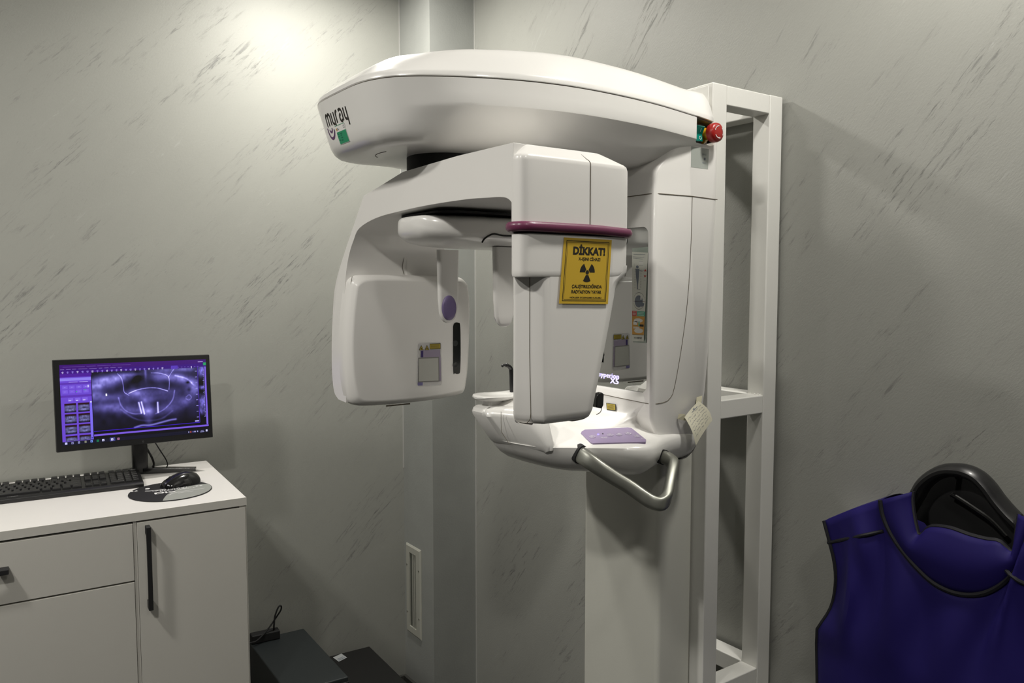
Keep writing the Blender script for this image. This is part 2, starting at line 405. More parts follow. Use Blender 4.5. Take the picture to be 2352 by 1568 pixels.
# emblem "myray" drawn with round pen strokes; local units: letter height ~1
def arc(cx, cy, r, a0, a1, n=10, ry=None):
    return [(cx+r*cos(radians(a0+(a1-a0)*k/n)), cy+(ry or r)*sin(radians(a0+(a1-a0)*k/n))) for k in range(n+1)]
def myray():
    w_ = .20; S = []
    # m
    S.append(([(0.0, 0), (0.0, .6)]+arc(.28, .62, .26, 175, 0)+[(.54, 0)], w_, 0)); S.append((arc(.82, .62, .26, 150, 0)+[(1.08, 0)], w_, 0))
    # y
    S.append(([(1.45, .88), (1.45, .30)]+arc(1.71, .28, .26, 180, 300), w_, 0)); S.append(([(2.0, .88), (2.0, -.45)], w_, 0))
    # r
    S.append(([(2.42, 0), (2.42, .55)]+arc(2.72, .56, .30, 180, 80), w_, 0))
    # a
    S.append(([(3.15, .80), (3.35, .87)]+arc(3.5, .58, .29, 90, 0)+[(3.79, 0)], w_, 0)); S.append((arc(3.42, .26, .26, 80, 330), w_, 0))
    # y
    S.append(([(4.2, .88), (4.2, .30)]+arc(4.46, .28, .26, 180, 300), w_, 0)); S.append(([(4.75, .88), (4.75, -.45)], w_, 0))
    # smile arcs
    S.append((arc(.54, -.12, .34, 200, 350), .17, 1)); S.append((arc(.50, -.12, .82, 175, 345), .20, 1))
    return S
dec = MB()
x0a, zb, sc_ = -.103, 1.890, .0200
for pts, wd, k in myray():
    vs, fs = stroke2d([(p.x, p.y) for p in crom([(a, b_, 0) for a, b_ in pts], 2)], wd)
    dec.cur = k; dec.add([nose_surface(x0a+u*sc_, zb+v*sc_*1.12, .0005) for u, v in vs], fs)
dec.build('emblem', [INK, PURI], arm, fix=False)
def nose_rect(a0, a1, z0, z1, mb, k, lift, n=6):
    a0 -= .148; a1 -= .148; z0 += .003; z1 += .003; n = 14; NZ = 6
    mb.cur = k; vs = [nose_surface(a0+(a1-a0)*i/n, z, lift) for z in [z0+(z1-z0)*q/NZ for q in range(NZ+1)] for i in range(n+1)]
    mb.add(vs, [(q*(n+1)+i, q*(n+1)+i+1, (q+1)*(n+1)+i+1, (q+1)*(n+1)+i) for q in range(NZ) for i in range(n)])
dec = MB()
nose_rect(.0775, .1195, 1.852, 1.8835, dec, 0, 0.00056); nose_rect(.0782, .1188, 1.8525, 1.8725, dec, 1, 0.00060)
nose_rect(.0775, .1195, 1.8828, 1.8836, dec, 1, .0008); nose_rect(.080, .084, 1.8745, 1.879, dec, 2, 0.00076); nose_rect(.085, .092, 1.8755, 1.8768, dec, 3, 0.00076); nose_rect(.085, .090, 1.8778, 1.8787, dec, 3, 0.00076)
for i, (a0, a1, z) in enumerate([(.081, .087, 1.868), (.092, .101, 1.868), (.092, .098, 1.865), (.081, .086, 1.864), (.092, .099, 1.861), (.081, .087, 1.858), (.090, .097, 1.857)]): nose_rect(a0, a1, z, z+.0016, dec, 4, 0.00078, 2)
nose_rect(.111, .1165, 1.8755, 1.8805, dec, 3, 0.00076, 2); nose_rect(.112, .1155, 1.8763, 1.8797, dec, 0, 0.00084, 2)
lab(dec.build('green_test_label', [WH, GRNS, ORI, GINK, plastic('dark_green_ink', (.0, .14, .08), .6)], arm, fix=False), 'small green and white label')
# service cover line on the underside
pts = [(0.660+.03*cos(a), 1.30+.05*sin(a), 1.8362) for a in [2.0+k*.12 for k in range(14)]]
MB().tube(pts, .0006, 6).build('seam', SEAM, arm)

# ---- vertical housing ("shell") with the mirror
SY0, SY1 = 1.100, 1.480
prof = [(1.120, 1.335), (1.120, 1.818), (1.130, 1.834), (1.205, 1.8975), (1.222, 1.9325), (1.300, 1.9325), (1.305, 1.90), (1.303, 1.77), (1.299, 1.64), (1.292, 1.50), (1.280, 1.38), (1.262, 1.29), (1.255, 1.285), (1.14, 1.285)]
m = MB(); m.prism([(x, SY0, z) for x, z in prof], (0, SY1-SY0, 0)); sh = m.build('_s', WH2, None, bevel=.014, seg=5, angle=40)
m = MB(); m.prism([(1.10, y, z) for y, z in rrect(1.116, 1.464, 1.384, 1.716, .016, 5)], (.028, 0, 0)); cut = m.build('_c', WH2, None)
bo = sh.modifiers.new('b', 'BOOLEAN'); bo.operation = 'DIFFERENCE'; bo.object = cut; bo.solver = 'EXACT'
# recess for the switches on the near side
m = MB(); m.prism([(x, SY0-.02, z) for x, z in [(1.2180, 1.944), (1.2180, 1.895), (1.221, 1.888), (1.227, 1.886), (1.282, 1.886), (1.290, 1.889), (1.294, 1.895), (1.294, 1.944)]], (0, .045, 0)); cut2 = m.build('_c2', WH2, None)
bo = sh.modifiers.new('b2', 'BOOLEAN'); bo.operation = 'DIFFERENCE'; bo.object = cut2; bo.solver = 'EXACT'
dg = bpy.context.evaluated_depsgraph_get(); me = bpy.data.meshes.new_from_object(sh.evaluated_get(dg))
# cut the same pocket into the arm side
bo = arm.modifiers.new('b3', 'BOOLEAN'); bo.operation = 'DIFFERENCE'; bo.object = cut2; bo.solver = 'EXACT'
dg = bpy.context.evaluated_depsgraph_get(); me2 = bpy.data.meshes.new_from_object(arm.evaluated_get(dg))
arm.modifiers.clear(); arm.data = me2
for q in (sh, cut, cut2): bpy.data.objects.remove(q)
me.name = 'column_cover'; me.materials.clear(); me.materials.append(WH2)
shell = finish('column_cover', me, WH2, mc)
for mm in (me, me2):
    try: mm.set_sharp_from_angle(angle=radians(30))
    except Exception: pass
m = MB(); m.prism([(1.1255, y, z) for y, z in rrect(1.1165, 1.4635, 1.3845, 1.7155, .0155, 5)], (.002, 0, 0))
mir = lab(m.build('mirror', MIR, mc, smooth=False), 'silvery mirror panel')
def seamline(pts, parent, r=.0006): return MB().tube(pts, r, 6).build('seam', SEAM, parent)
ysd = SY0-.0002
seamline([(1.1195, 1.20, 1.779), (1.1196, 1.1150, 1.779), (1.1206, 1.1086, 1.779), (1.1238, 1.1037, 1.779), (1.1286, 1.1007, 1.779), (1.1345, 1.0997, 1.779), (1.2265, ysd, 1.780), (1.303, ysd, 1.778)], shell, .0009)
sp = [at(u, v, y=ysd) for u, v in [(1590, 452), (1587, 560), (1580, 680), (1568, 780), (1553, 870), (1545, 905)]]
sp = crom(sp, 4)+[Vector(p) for p in [(1.172, ysd, 1.373), (1.163, ysd, 1.367), (1.150, ysd, 1.3645), (1.1345, 1.0997, 1.364), (1.1286, 1.1007, 1.364), (1.1238, 1.1037, 1.364), (1.1206, 1.1086, 1.364), (1.1196, 1.1150, 1.364), (1.1195, 1.20, 1.366), (1.1195, 1.29, 1.369), (1.1195, 1.38, 1.366)]]
seamline(sp, shell, .0007)

# ---- switches in the pocket
MB().box(1.2190, 1.2930, 1.1220, 1.1245, 1.8865, 1.934).build('switch_panel', plastic('brushed_dark_plate', (.16, .15, .12), .35, metal=.6), mc, smooth=False)
rk = lab(MB().prism([(1.2320, 1.1215, z_) if False else (1.2320, y, z) for y, z in [(1.1220, 1.889), (1.0960, 1.8915), (1.0990, 1.905), (1.0910, 1.921), (1.1220, 1.923)]], (.021, 0, 0)).build('power_rocker_switch', GRN, mc, bevel=.0015), 'green rocker switch')
MB().box(1.2310, 1.2540, 1.1010, 1.1220, 1.8868, 1.926).build('switch_bezel', BLK, rk, bevel=.001)
d = MB(); fq = quadframe((1.2340, 1.0959, 1.8925), (1.2510, 1.0959, 1.8925), (1.2510, 1.0988, 1.905), (1.2340, 1.0988, 1.905))
vs, fs = stroke2d([(.62+.17*cos(a), .45+.28*sin(a)) for a in [k*pi/8 for k in range(17)]], .06); d.add([fq(u, v, .0005) for u, v in vs], fs)
fq2 = quadframe((1.2340, 1.0983, 1.906), (1.2510, 1.0983, 1.906), (1.2510, 1.0911, 1.920), (1.2340, 1.0911, 1.920))
vs, fs = rect2d(.48, .54, .3, .75); d.add([fq2(u, v, .0005) for u, v in vs], fs); d.build('on_off_marks', WINK, rk, fix=False)
ax = Vector((0, -1, 0)); c0 = Vector((1.2690, 1.1220, 1.9085))
def lathe(c, ax, prof, n=36):
    ax = ax.normalized(); a = ax.orthogonal().normalized(); bq = ax.cross(a)
    return MB().loft([[c+ax*h+a*(r*cos(2*pi*i/n))+bq*(r*sin(2*pi*i/n)) for i in range(n)] for r, h in prof])
es = lab(lathe(c0, ax, [(.0125, .030), (.0150, .0315), (.0185, .0335), (.0195, .037), (.0198, .043), (.0188, .048), (.0160, .0505), (.012, .052), (.002, .0525)]).build('emergency_stop_button', RED, mc), 'red mushroom emergency stop button')
lab(lathe(c0, ax, [(.0165, 0), (.0178, .004), (.0175, .010), (.0150, .014), (.0125, .0165), (.0120, .031)]).build('collar', YELB, es), 'yellow collar')
d = MB()
for k in range(3):
    a0 = 90+120*k
    vs, fs = stroke2d(arc(0, 0, .0120, a0, a0+62, 8), .0016); d.add([(c0.x+u, c0.y-.0525-.0003+.0006*0, c0.z+v) for u, v in vs], fs)
    e_ = radians(a0+70); p = (.0120*cos(e_), .0120*sin(e_)); t = (-sin(e_), cos(e_)); r_ = (cos(e_), sin(e_))
    tri = [(p[0]+t[0]*.0022, p[1]+t[1]*.0022), (p[0]-t[0]*.0012+r_[0]*.002, p[1]-t[1]*.0012+r_[1]*.002), (p[0]-t[0]*.0012-r_[0]*.002, p[1]-t[1]*.0012-r_[1]*.002)]
    d.add([(c0.x+u, c0.y-.0528, c0.z+v) for u, v in tri], [(0, 1, 2)])
d.build('turn_arrows', WINK, es, fix=False)
# grey service label below the pocket
fq = quadframe((1.2215, SY0, 1.838), (1.2725, SY0, 1.838), (1.2745, SY0, 1.879), (1.2215, SY0, 1.879))
lb = lab(plate(fq, .0006).build('service_label', GLAB, mc, smooth=False), 'grey service label')
D = Decal(fq); D.put(text2d('SERVICE', .62, .86, .66, .085), 0, .0009); D.put(text2d('TÜRKLER', .64, .84, .24, .075), 0, .0009); D.put(rect2d(.73, .83, .42, .54), 0, .0009)
D.build('print', [GINK], lb)

# ---- rotating C-arm: bridge and far leg
CX0, CX1 = .675, .895
outer = [(.950, 1.8085), (1.108, 1.810), (1.299, 1.8065), (1.38, 1.793), (1.4686, 1.7790), (1.510, 1.733), (1.547, 1.6864), (1.577, 1.620), (1.594, 1.560), (1.606, 1.48), (1.607, 1.41), (1.597, 1.370), (1.575, 1.356)]
inner = [(1.535, 1.354), (1.534, 1.40), (1.534, 1.50), (1.534, 1.60), (1.532, 1.660), (1.515, 1.695), (1.490, 1.716), (1.41, 1.731), (1.30, 1.7365), (1.195, 1.7386), (1.08, 1.7375), (1.02, 1.7345), (.985, 1.7325), (.966, 1.729), (.955, 1.722), (.950, 1.713)]
outer = outer[:4]+[(p.x, p.y) for p in crom([(a, b_, 0) for a, b_ in outer[4:]], 4)]; inner = [(p.x, p.y) for p in crom([(a, b_, 0) for a, b_ in inner], 4)]
m = MB(); m.prism([(CX0, y, z) for y, z in outer+inner], (CX1-CX0, 0, 0))
m.v = [(x-(.016*sm(1.72, 1.58, z) if x < .7 else .075*sm(1.20, 1.05, y)), y, z) for x, y, z in m.v]
carm = m.build('rotating_arm', WH2, mc, bevel=.006, seg=4, angle=50)
# near leg: upper block
def ring3(z, x0, x1, y0, y1, rs, n=7): return [(x, y, z) for x, y in rrect(x0, x1, y0, y1, rs, n)]
UB = [(.6750, .952), (.6755, .944), (.6785, .9365), (.6850, .9318), (.694, .9297), (.72, .929), (.80, .929), (.872, .9295), (.885, .932), (.893, .939), (.8955, .952), (.8955, 1.01), (.892, 1.026), (.880, 1.034), (.82, 1.035), (.760, 1.035), (.745, 1.030), (.72, 1.003), (.69, .9715), (.678, .959)]
UBs = [(p.x, p.y) for p in crom([(a, b_, 0) for a, b_ in UB], 3, True)]
def ubr(z, e_, xr=.8955, rt=0.):
    ex = max(0, e_-.006); e_ = min(e_, .006); fy = 1-ex/.053; fx_ = 1-ex/.11
    base = [(x-(.8955-xr)*sm(.80, .88, x), y) for x, y in UBs]
    return [(.785+(x-.785)*fx_-rt*sm(.80, .8955, x), .982+(y-.982)*fy, z) for x, y in inset2(base, e_)]
m = MB()
m.loft([ubr(1.6905, .001), ubr(1.6915, 0), ubr(1.75, 0), ubr(1.7825, 0, rt=0), ubr(1.788, .0004, rt=.002), ubr(1.791, .002, rt=.005), ubr(1.7935, .005, rt=.010), ubr(1.799, .011, rt=.018), ubr(1.8055, .018, rt=.028), ubr(1.8080, .0215, rt=.032), ubr(1.8088, .027, rt=.035)])
m.build('arm_shoulder', WH2, carm)
seamline([(.790, .956, 1.8090), (.793, .950, 1.8080), (.796, .9468, 1.8055), (.800, .940, 1.799), (.803, .934, 1.7935), (.805, .931, 1.791), (.806, .9293, 1.788), (.806, .9288, 1.78), (.806, .9288, 1.75), (.806, .9288, 1.70), (.806, .9290, 1.691)], carm, .0007)
# plum band
rg = inset2(UBs, -.0030)
def tilt(x): return 1.6862-.0030*sm(.80, .90, x)
MB().tube([(x, y, tilt(x)) for x, y in rg], .0075, 12, sx=1, sy=.8, up=(0, 0, 1), closed=True).build('plum_trim_ring', PURB, mc)
MB().loft([ubr(z, .003) for z in (1.676, 1.692)]).build('ring_core', BLKM, mc)
# near head (detector)
hr = []
def X1(z):
    P = [(1.381, .808), (1.392, .8185), (1.513, .850), (1.569, .863), (1.597, .869), (1.606, .8745), (1.613, .884), (1.621, .8925), (1.635, .8945), (1.70, .8955)]
    for a, b_ in zip(P, P[1:]):
        if z <= b_[0]: return a[1]+(b_[1]-a[1])*(z-a[0])/(b_[0]-a[0])
    return .8955
m = MB(); rr_ = []
for z, e_ in ((1.612, .0045), (1.6130, .0015), (1.616, .0004), (1.622, .0003), (1.635, .0003), (1.655, .0003), (1.676, .0003)):
    rr_.append(ubr(z, e_, X1(z)))
def lowr(z, e_):
    xr = X1(z)-.0005; k = .004*(1-sm(1.39, 1.5, z)); t_ = 1-sm(1.585, 1.625, z)
    P_ = [(.6895+k, .9665), (.6945+k, .9605), (.7045+k*.6, .9490), (.7170+k*.3, .9352), (.7220, .9322), (.7290, .9308), (.742, .9304), (xr-.030, .9305), (xr-.014, .9305), (xr-.004, .9345), (xr, .9445), (xr, 1.008), (xr-.008, 1.026), (xr-.028, 1.034), (.80, 1.035), (.765, 1.034), (.748, 1.028), (.72, 1.000), (.6940, .9745), (.6900, .9705)]
    return [(x, y, z) for x, y in inset2([(p.x, p.y) for p in crom([(a, b_, 0) for a, b_ in P_], 3, True)], e_)]
m.loft(rr_); m.loft([lowr(z, e_) for z, e_ in ((1.3862, .028), (1.3868, .018), (1.3885, .009), (1.392, .004), (1.397, .0015), (1.404, 0), (1.45, 0), (1.50, 0), (1.55, 0), (1.58, 0), (1.597, 0), (1.606, 0), (1.613, 0), (1.621, 0), (1.632, 0))])
head = m.build('detector_head', WH2, mc)
sl = [Vector((.7046+.004*.6*(1-sm(1.39, 1.5, z)), .9488, z)) for z in (1.612, 1.58, 1.54, 1.5, 1.45, 1.42, 1.405)]
seamline([(.7015, .9525, 1.3900), (.7055, .9485, 1.3965)]+[tuple(p) for p in sl[::-1]], head, .0006)
# yellow warning sign on the near head
fq = quadframe(at(1284, 697, y=.9284), at(1396, 698, y=.9284), at(1405, 551, y=.9284), at(1295.5, 545, y=.9284))
sg = lab(plate(fq, .0007).build('warning_sign', YEL, mc, smooth=False), 'yellow radiation warning sticker reading DİKKAT!')
D = Decal(fq)
def border(a, t, b_=None):
    b_ = b_ if b_ is not None else a
    for r in (rect2d(a, 1-a, b_, b_+t), rect2d(a, 1-a, 1-b_-t, 1-b_), rect2d(a, a+t, b_, 1-b_), rect2d(1-a-t, 1-a, b_, 1-b_)): D.put(r, 0, .0010)
border(.052, .011, .040); border(.078, .005, .062)
D.put(text2d('DİKKAT!', .20, .87, .755, .115, .05), 0, .0011)
D.put(text2d('X-IŞINI CİHAZI', .32, .775, .665, .047, .03), 0, .0011)
D.put(text2d('ÇALIŞTIRILDIĞINDA', .225, .845, .243, .050, .03), 0, .0011)
D.put(text2d('RADYASYON YAYAR', .225, .84, .160, .050, .03), 0, .0011)
D.put(text2d('NÜKLEER DÜZENLEME KURUMU', .20, .85, .085, .022, .03), 0, .0011)
tc = (.52, .485)
for a0 in (0, 120, 240):
    a = radians(a0); ring = arc(0, 0, .155, a0, a0+60, 10)+arc(0, 0, .045, a0+60, a0, 4)
    D.put(poly2d([(tc[0]+x, tc[1]+y*.97) for x, y in ring]), 0, .0011)
D.put(disc2d(*tc, .034), 0, .0011)
D.build('print', [INK], sg)
# little black clip seen behind the head bottom
MB().prism([at(u, v, y=1.050) for u, v in [(1370, 936), (1371, 915), (1376, 903), (1384, 901), (1388, 905), (1387, 930), (1383, 938)]], (0, .012, 0)).build('sensor_clip', BLKG, mc, bevel=.002)
MB().tube(crom([at(1382, 936, y=1.056), at(1379, 946, y=1.054), at(1370, 952, y=1.056)], 5), .0007, 6).build('thin_lead', SEAM, mc)

# ---- far head (tube head)
def tring(y, d, rd=0):
    pts = [(.668+d, 1.352+d*.8), (.700, 1.3455+d), (.78, 1.3435+d), (.86, 1.345+d), (.925-rd, 1.351+d), (.938-d, 1.358+d*.8), (.9435-d, 1.375+d*.3), (.9495-d, 1.42), (.9535-d, 1.50), (.9545-d, 1.56), (.950-d, 1.598), (.946-d*1., 1.607-d*.6), (.935-d, 1.6165-d), (.915, 1.6195-d),
           (.84, 1.6215-d), (.76, 1.6225-d), (.700, 1.6220-d), (.680+d, 1.6200-d), (.667+d, 1.612-d*.8), (.662+d, 1.598), (.654+d, 1.54), (.650+d, 1.48), (.651+d, 1.42), (.657+d, 1.376)]
    return [Vector((x, y, z)) for x, z in pts]
tb_ = [(p.x, p.z) for p in crom(tring(0, 0), 4, True)]
def trr(y, e_, sc2=1.): return [(.80+(x-.80)*sc2*(1-e_/.152), y, 1.483+(z-1.483)*sc2*(1-e_/.139)) for x, z in tb_]
m = MB(); m.loft([trr(1.548, .003), trr(1.546, 0), trr(1.530, 0), trr(1.519, .0006), trr(1.511, .0030), trr(1.506, .0062), trr(1.5028, .0090, .997), trr(1.5008, .0092, .985), trr(1.5000, .0092, .960)])
th_ = m.build('tube_head', WH2, mc)
seamline(crom([(.668, 1.5135, 1.6185), (.665, 1.515, 1.60), (.658, 1.516, 1.54), (.654, 1.516, 1.46), (.657, 1.516, 1.40), (.668, 1.515, 1.356)], 5), th_)
seamline(crom([(.800, 1.5325, 1.700), (.797, 1.5325, 1.66), (.7935, 1.5325, 1.64), (.797, 1.5325, 1.624)], 5), carm)
# inner housing above the far head
m = MB(); m.prism([(x, 1.5320, z) for x, z in [(.80, 1.60), (.80, 1.70), (.815, 1.722), (.87, 1.73), (.90, 1.72), (.905, 1.60)]], (0, .05, 0)); m.build('inner_cover', WH2, carm, bevel=.006, seg=3)
# slot with two lenses
sl_ = [at(u, v, y=1.4990) for u, v in [(1041, 760), (1041.5, 748), (1045, 741), (1053, 741), (1057, 748), (1058, 800), (1057, 850), (1053, 858), (1045, 857), (1041.5, 850)]]
slot = lab(MB().prism(crom(sl_, 4, True), (0, .004, 0)).build('beam_slot', SMOKE, th_, bevel=.0008), 'black slot with lenses')
for v in (788, 838):
    p = at(1046, v, y=1.4988); mm = lathe(p, Vector((0, -1, 0)), [(.0065, 0), (.0065, .0003), (.0055, .0004), (.0045, .0002), (.001, .0002)], 24)
    mm.build('lens', plastic('lens_grey', (.025, .028, .025), .3, .2), slot)
# label on the far head
fq = quadframe(at(958, 886, y=1.4990), at(1015, 884, y=1.4990), at(1013, 785, y=1.4990), at(960, 787, y=1.4990))
lb = lab(plate(fq, .0006, [(p[0], p[1]) for p in rrect(0, 1, 0, 1, .06, 3)]).build('laser_label', CLEAR, th_, smooth=False), 'clear label with warning triangles')
D = Decal(fq)
D.put(rect2d(.50, .97, .84, .97), 1, .0009); D.put(rect2d(.50, .97, .84, .85), 0, .0011); D.put(rect2d(.50, .97, .96, .97), 0, .0011); D.put(rect2d(.50, .51, .84, .97), 0, .0011); D.put(rect2d(.96, .97, .84, .97), 0, .0011)
for k in range(4): D.put(rect2d(.55, .92, .868+k*.022, .874+k*.022), 0, .0011)
for cx in (.14, .385):
    D.put(poly2d([(cx-.105, .825), (cx+.105, .825), (cx, .945)]), 0, .0009); D.put(poly2d([(cx-.075, .834), (cx+.075, .834), (cx, .925)]), 1, .0011); D.put(disc2d(cx, .862, .02), 0, .0012)
D.put(rect2d(.12, .95, .66, .82), 2, .0009); D.put(rect2d(.12, .23, .66, .81), 3, .0011); D.put(rect2d(.90, .97, .1, .66), 2, .0009); D.put(rect2d(.02, .22, .01, .08), 4, .0009)
D.put(rect2d(.03, .885, .085, .65), 5, .0009); D.put(rect2d(.055, .86, .105, .63), 6, .0011)
D.build('print', [INK, YELD, plastic('lilac_ink', (.33, .28, .38), .5), plastic('deep_violet_ink', (.05, .03, .16), .5), plastic('blue_violet_ink', (.20, .18, .38), .5), plastic('frame_line_ink', (.20, .19, .18), .6), plastic('label_panel', (.50, .50, .46), .4)], lb)
MB().box(.742, .800, 1.515, 1.5155, 1.3405, 1.3435).build('seam', SEAM, th_, smooth=False)

# ---- head support: plate from the housing, two temple rests
pl = []
for x, h, zb_, zt in [(.6550, .010, 1.712, 1.716), (.656, .030, 1.700, 1.7225), (.660, .048, 1.692, 1.7255), (.668, .064, 1.684, 1.7265), (.685, .080, 1.677, 1.7275), (.71, .091, 1.673, 1.728), (.76, .099, 1.671, 1.7285), (.85, .104, 1.670, 1.7285), (.95, .108, 1.668, 1.7285), (1.05, .11, 1.667, 1.7285), (1.124, .11, 1.666, 1.7285)]:
    x = x+.024*(1-sm(.70, 1.0, x))
    q = []; zm, hz = (zt+zb_)/2, (zt-zb_)/2; pw = lambda c, e: math.copysign(abs(c)**e, c)
    for k in range(40):
        a = 2*pi*(k+.5)/40; c_, s_ = cos(a), sin(a)
        q.append((x, YC+h*pw(c_, .45)*(1-(.30*min(1, h/.06)*(-s_)**2 if s_ < 0 else 0)), zm+hz*pw(s_, .6)))
    pl.append(q)
m = MB(); m.loft(pl); hsup = m.build('head_support', WH, mc)
m = MB(); m.prism([(x, y, 1.7288) for x, y in rrect(.70, 1.11, YC-.095, YC+.095, .04, 5)], (0, 0, .0035)); m.build('gap_shade_sheet', BLKM, hsup)  # black sheet stands in for the shaded gap between support plate and bridge
def rest(x0, x1, yc, sgn, parent, zb_):
    m = MB(); rr = []
    for z, w_, t in ((zb_, .0045, .002), (zb_+.002, .010, .004), (zb_+.008, .016, .0055), (zb_+.02, .0205, .0065), (zb_+.05, .023, .007), (zb_+.09, .0235, .0075), (1.62, .0235, .008), (1.672, .0245, .009)):
        xm = (x0+x1)/2; rr.append(ring3(z, xm-w_, xm+w_, yc-t, yc+t, min(w_, t)*.9, 4))
    m.loft(rr); return m.build('temple_rest', WH2, parent)
r1 = rest(.8005, .8480, 1.392, -1, mc, 1.523)
c = at(1032, 707, y=1.3825); m = MB(); n = 32
m.loft([[(c.x+.0165*k*cos(2*pi*i/n), 1.385-h, c.z+.0255*k*sin(2*pi*i/n)) for i in range(n)] for k, h in ((1, 0), (1.0, .003), (.93, .005), (.7, .0065), (.3, .0072))])
lab(m.build('pad', PURP, r1), 'oval violet pad')
r2 = rest(.830, .8765, 1.232, 1, mc, 1.521)
c = Vector((.853, 1.24, 1.548)); m = MB()
m.loft([[(c.x+.0165*k*cos(2*pi*i/n), 1.238+h, c.z+.0255*k*sin(2*pi*i/n)) for i in range(n)] for k, h in ((1, 0), (1.0, .003), (.93, .005), (.7, .0065), (.3, .0072))])
lab(m.build('pad', PURP, r2), 'oval violet pad')
# hinge slot at the near rest
m = MB(); m.tube(crom([at(u, v, y=y_) for u, v, y_ in [(1107, 557, 1.197), (1113, 548, 1.195), (1123, 541, 1.191), (1134, 537, 1.188), (1146, 539, 1.186), (1158, 541, 1.186), (1185, 542, 1.184)]], 4), .0016, 8); m.build('hinge_slot', BLKM, hsup)

# ---- console
def cons(off, k=1.):
    En = [(.866, 0), (.867, .03), (.872, .07), (.884, .110), (.903, .137), (.93, .156), (.988, .203), (1.02, .228), (1.045, .2415), (1.072, .243), (1.112, .225), (1.155, .205), (1.20, .194), (1.245, .190), (1.262, .182), (1.272, .160), (1.274, 0)]
    Ef = [(.866, 0), (.868, .018), (.882, .036), (.910, .070), (.95, .128), (.988, .168), (1.02, .196), (1.045, .215), (1.072, .225), (1.112, .22), (1.155, .205), (1.20, .194), (1.245, .190), (1.262, .182), (1.272, .160), (1.274, 0)]
    near = [(p.x, YC-p.y) for p in crom([(a, b_, 0) for a, b_ in En], 3)]; far = [(p.x, YC+p.y) for p in crom([(a, b_, 0) for a, b_ in Ef], 3)[::-1][1:-1]]
    r = inset2(near+far, off)
    return [(1.08+(x-1.08)*min(1, k+.08), YC+(y-YC)*k) for x, y in r]
def cring(z, off, nose=0., k=1.):
    r = cons(off, k); return [(x+nose*max(0, min(1, (1.05-x)/.18)), y, z) for x, y in r]
m = MB()
m.loft([cring(1.2345, .036, .082), cring(1.237, .028, .067), cring(1.242, .020, .050), cring(1.250, .011, .036), cring(1.262, .003, .025), cring(1.278, -.001, .014), cring(1.288, .0, .0075), cring(1.2935, .002, .0), cring(1.2975, .007, 0), cring(1.2995, .014, .0),
        cring(1.3035, .024, 0, .95), cring(1.3095, .024, 0, .83), cring(1.3160, .024, 0, .70), cring(1.3185, .024, 0, .63), cring(1.320, .024, 0, .55)])
con = m.build('console', WH, mc)
# rear pedestal between shelf and housing: concave fillet
m = MB(); pr = []
for z, xf, hw in ((1.300, 1.02, .155), (1.3165, 1.035, .148), (1.3195, 1.052, .143), (1.3225, 1.070, .141), (1.3275, 1.088, .142), (1.334, 1.102, .146), (1.342, 1.112, .155), (1.352, 1.1175, .170), (1.3645, 1.120, .1875)):
    pr.append([(x, y, z) for x, y in rrect(xf, 1.20, YC-hw, YC+hw, [.02, .004, .004, .02], 5)])
m.loft(pr); m.build('console_neck', WH2, con)
# nose block carrying the chin rest
NB = [(1.2835, .0120), (1.288, .0062), (1.30, -.003), (1.345, -.036), (1.352, -.0375), (1.3585, -.034), (1.362, -.026), (1.363, -.012)]
m = MB(); rr = []
for z, dx in NB:
    g = .0 if z < 1.346 else (z-1.346)*.9
    gg = 1.2*max(0, 1.289-z); g += .02*sm(1.31, 1.35, z)+.6*max(0, 1.288-z)
    pn = [(.864+dx, 0), (.866+dx, .022), (.872+dx*.9, .058-g), (.882+dx*.7, .098-g), (.893+dx*.5, .128-g-gg), (.904-gg*.5, .1395-g-gg), (.915-gg*.5, .136-g-gg), (.925-gg*.5, .105-g-gg), (.945-g, .07), (.96-g, 0)]
    pf = [(.864+dx, 0), (.866+dx, .018), (.880+dx*.9, .036-g*.5), (.900+dx*.6, .058-g), (.925, .080-g), (.950, .085-g), (.972, .082-g), (.985, .07-g), (.975-g, .04), (.96-g, 0)]
    a_ = crom([(a, b_, 0) for a, b_ in pn], 4); b2 = crom([(a, b_, 0) for a, b_ in pf], 4); rr.append([(p.x, YC-p.y, z) for p in a_]+[(p.x, YC+p.y, z) for p in b2[::-1][1:-1]])
m.loft(rr); nb = m.build('chin_block', WH, con)
seamline([at(u, v, y=1.225) for u, v in [(1151, 945), (1151, 970), (1152, 992)]]+[at(1170, 1020, y=1.21)], con, .0005)
# chin rest
m = MB(); rr = []
for x, h, z, t in ((.826, .006, 1.379, .002), (.829, .018, 1.3785, .0045), (.838, .030, 1.3775, .0055), (.852, .038, 1.3755, .006), (.870, .041, 1.374, .006), (.888, .038, 1.3745, .006), (.905, .031, 1.377, .006), (.918, .026, 1.379, .006), (.930, .022, 1.379, .006)):
    q = []
    for a in range(16):
        th2 = 2*pi*a/16; y = h*cos(th2); q.append((x, YC+y, z+t*sin(th2)+(.007*(y/.04)**2)))
    rr.append(q)
m.loft(rr); cr = m.build('chin_rest', WH, mc)
MB().prism([(x, y, 1.361) for x, y in rrect(.848, .885, YC-.016, YC+.016, .008, 4)], (0, 0, .012)).build('stem', WH2, cr)
m = MB(); m.loft([ring3(z, a, b_, YC-w_, YC+w_, r_) for z, a, b_, w_, r_ in ((1.360, .868, .955, .040, .02), (1.364, .870, .953, .038, .02), (1.370, .880, .95, .03, .018), (1.376, .892, .945, .024, .015))]); m.build('saddle', WH2, cr)
br_ = crom([(.914, YC, 1.372), (.913, YC, 1.400), (.912, YC, 1.425), (.909, YC, 1.434), (.900, YC, 1.4392), (.892, YC, 1.4395), (.889, YC, 1.4375)], 5)
lab(MB().tube(br_, [.0045 if i < 12 else (.0040 if i < 22 else .0026) for i in range(len(br_))], 10, sx=1, sy=1.2).build('bite_rod', BLK, cr), 'black bite rod')
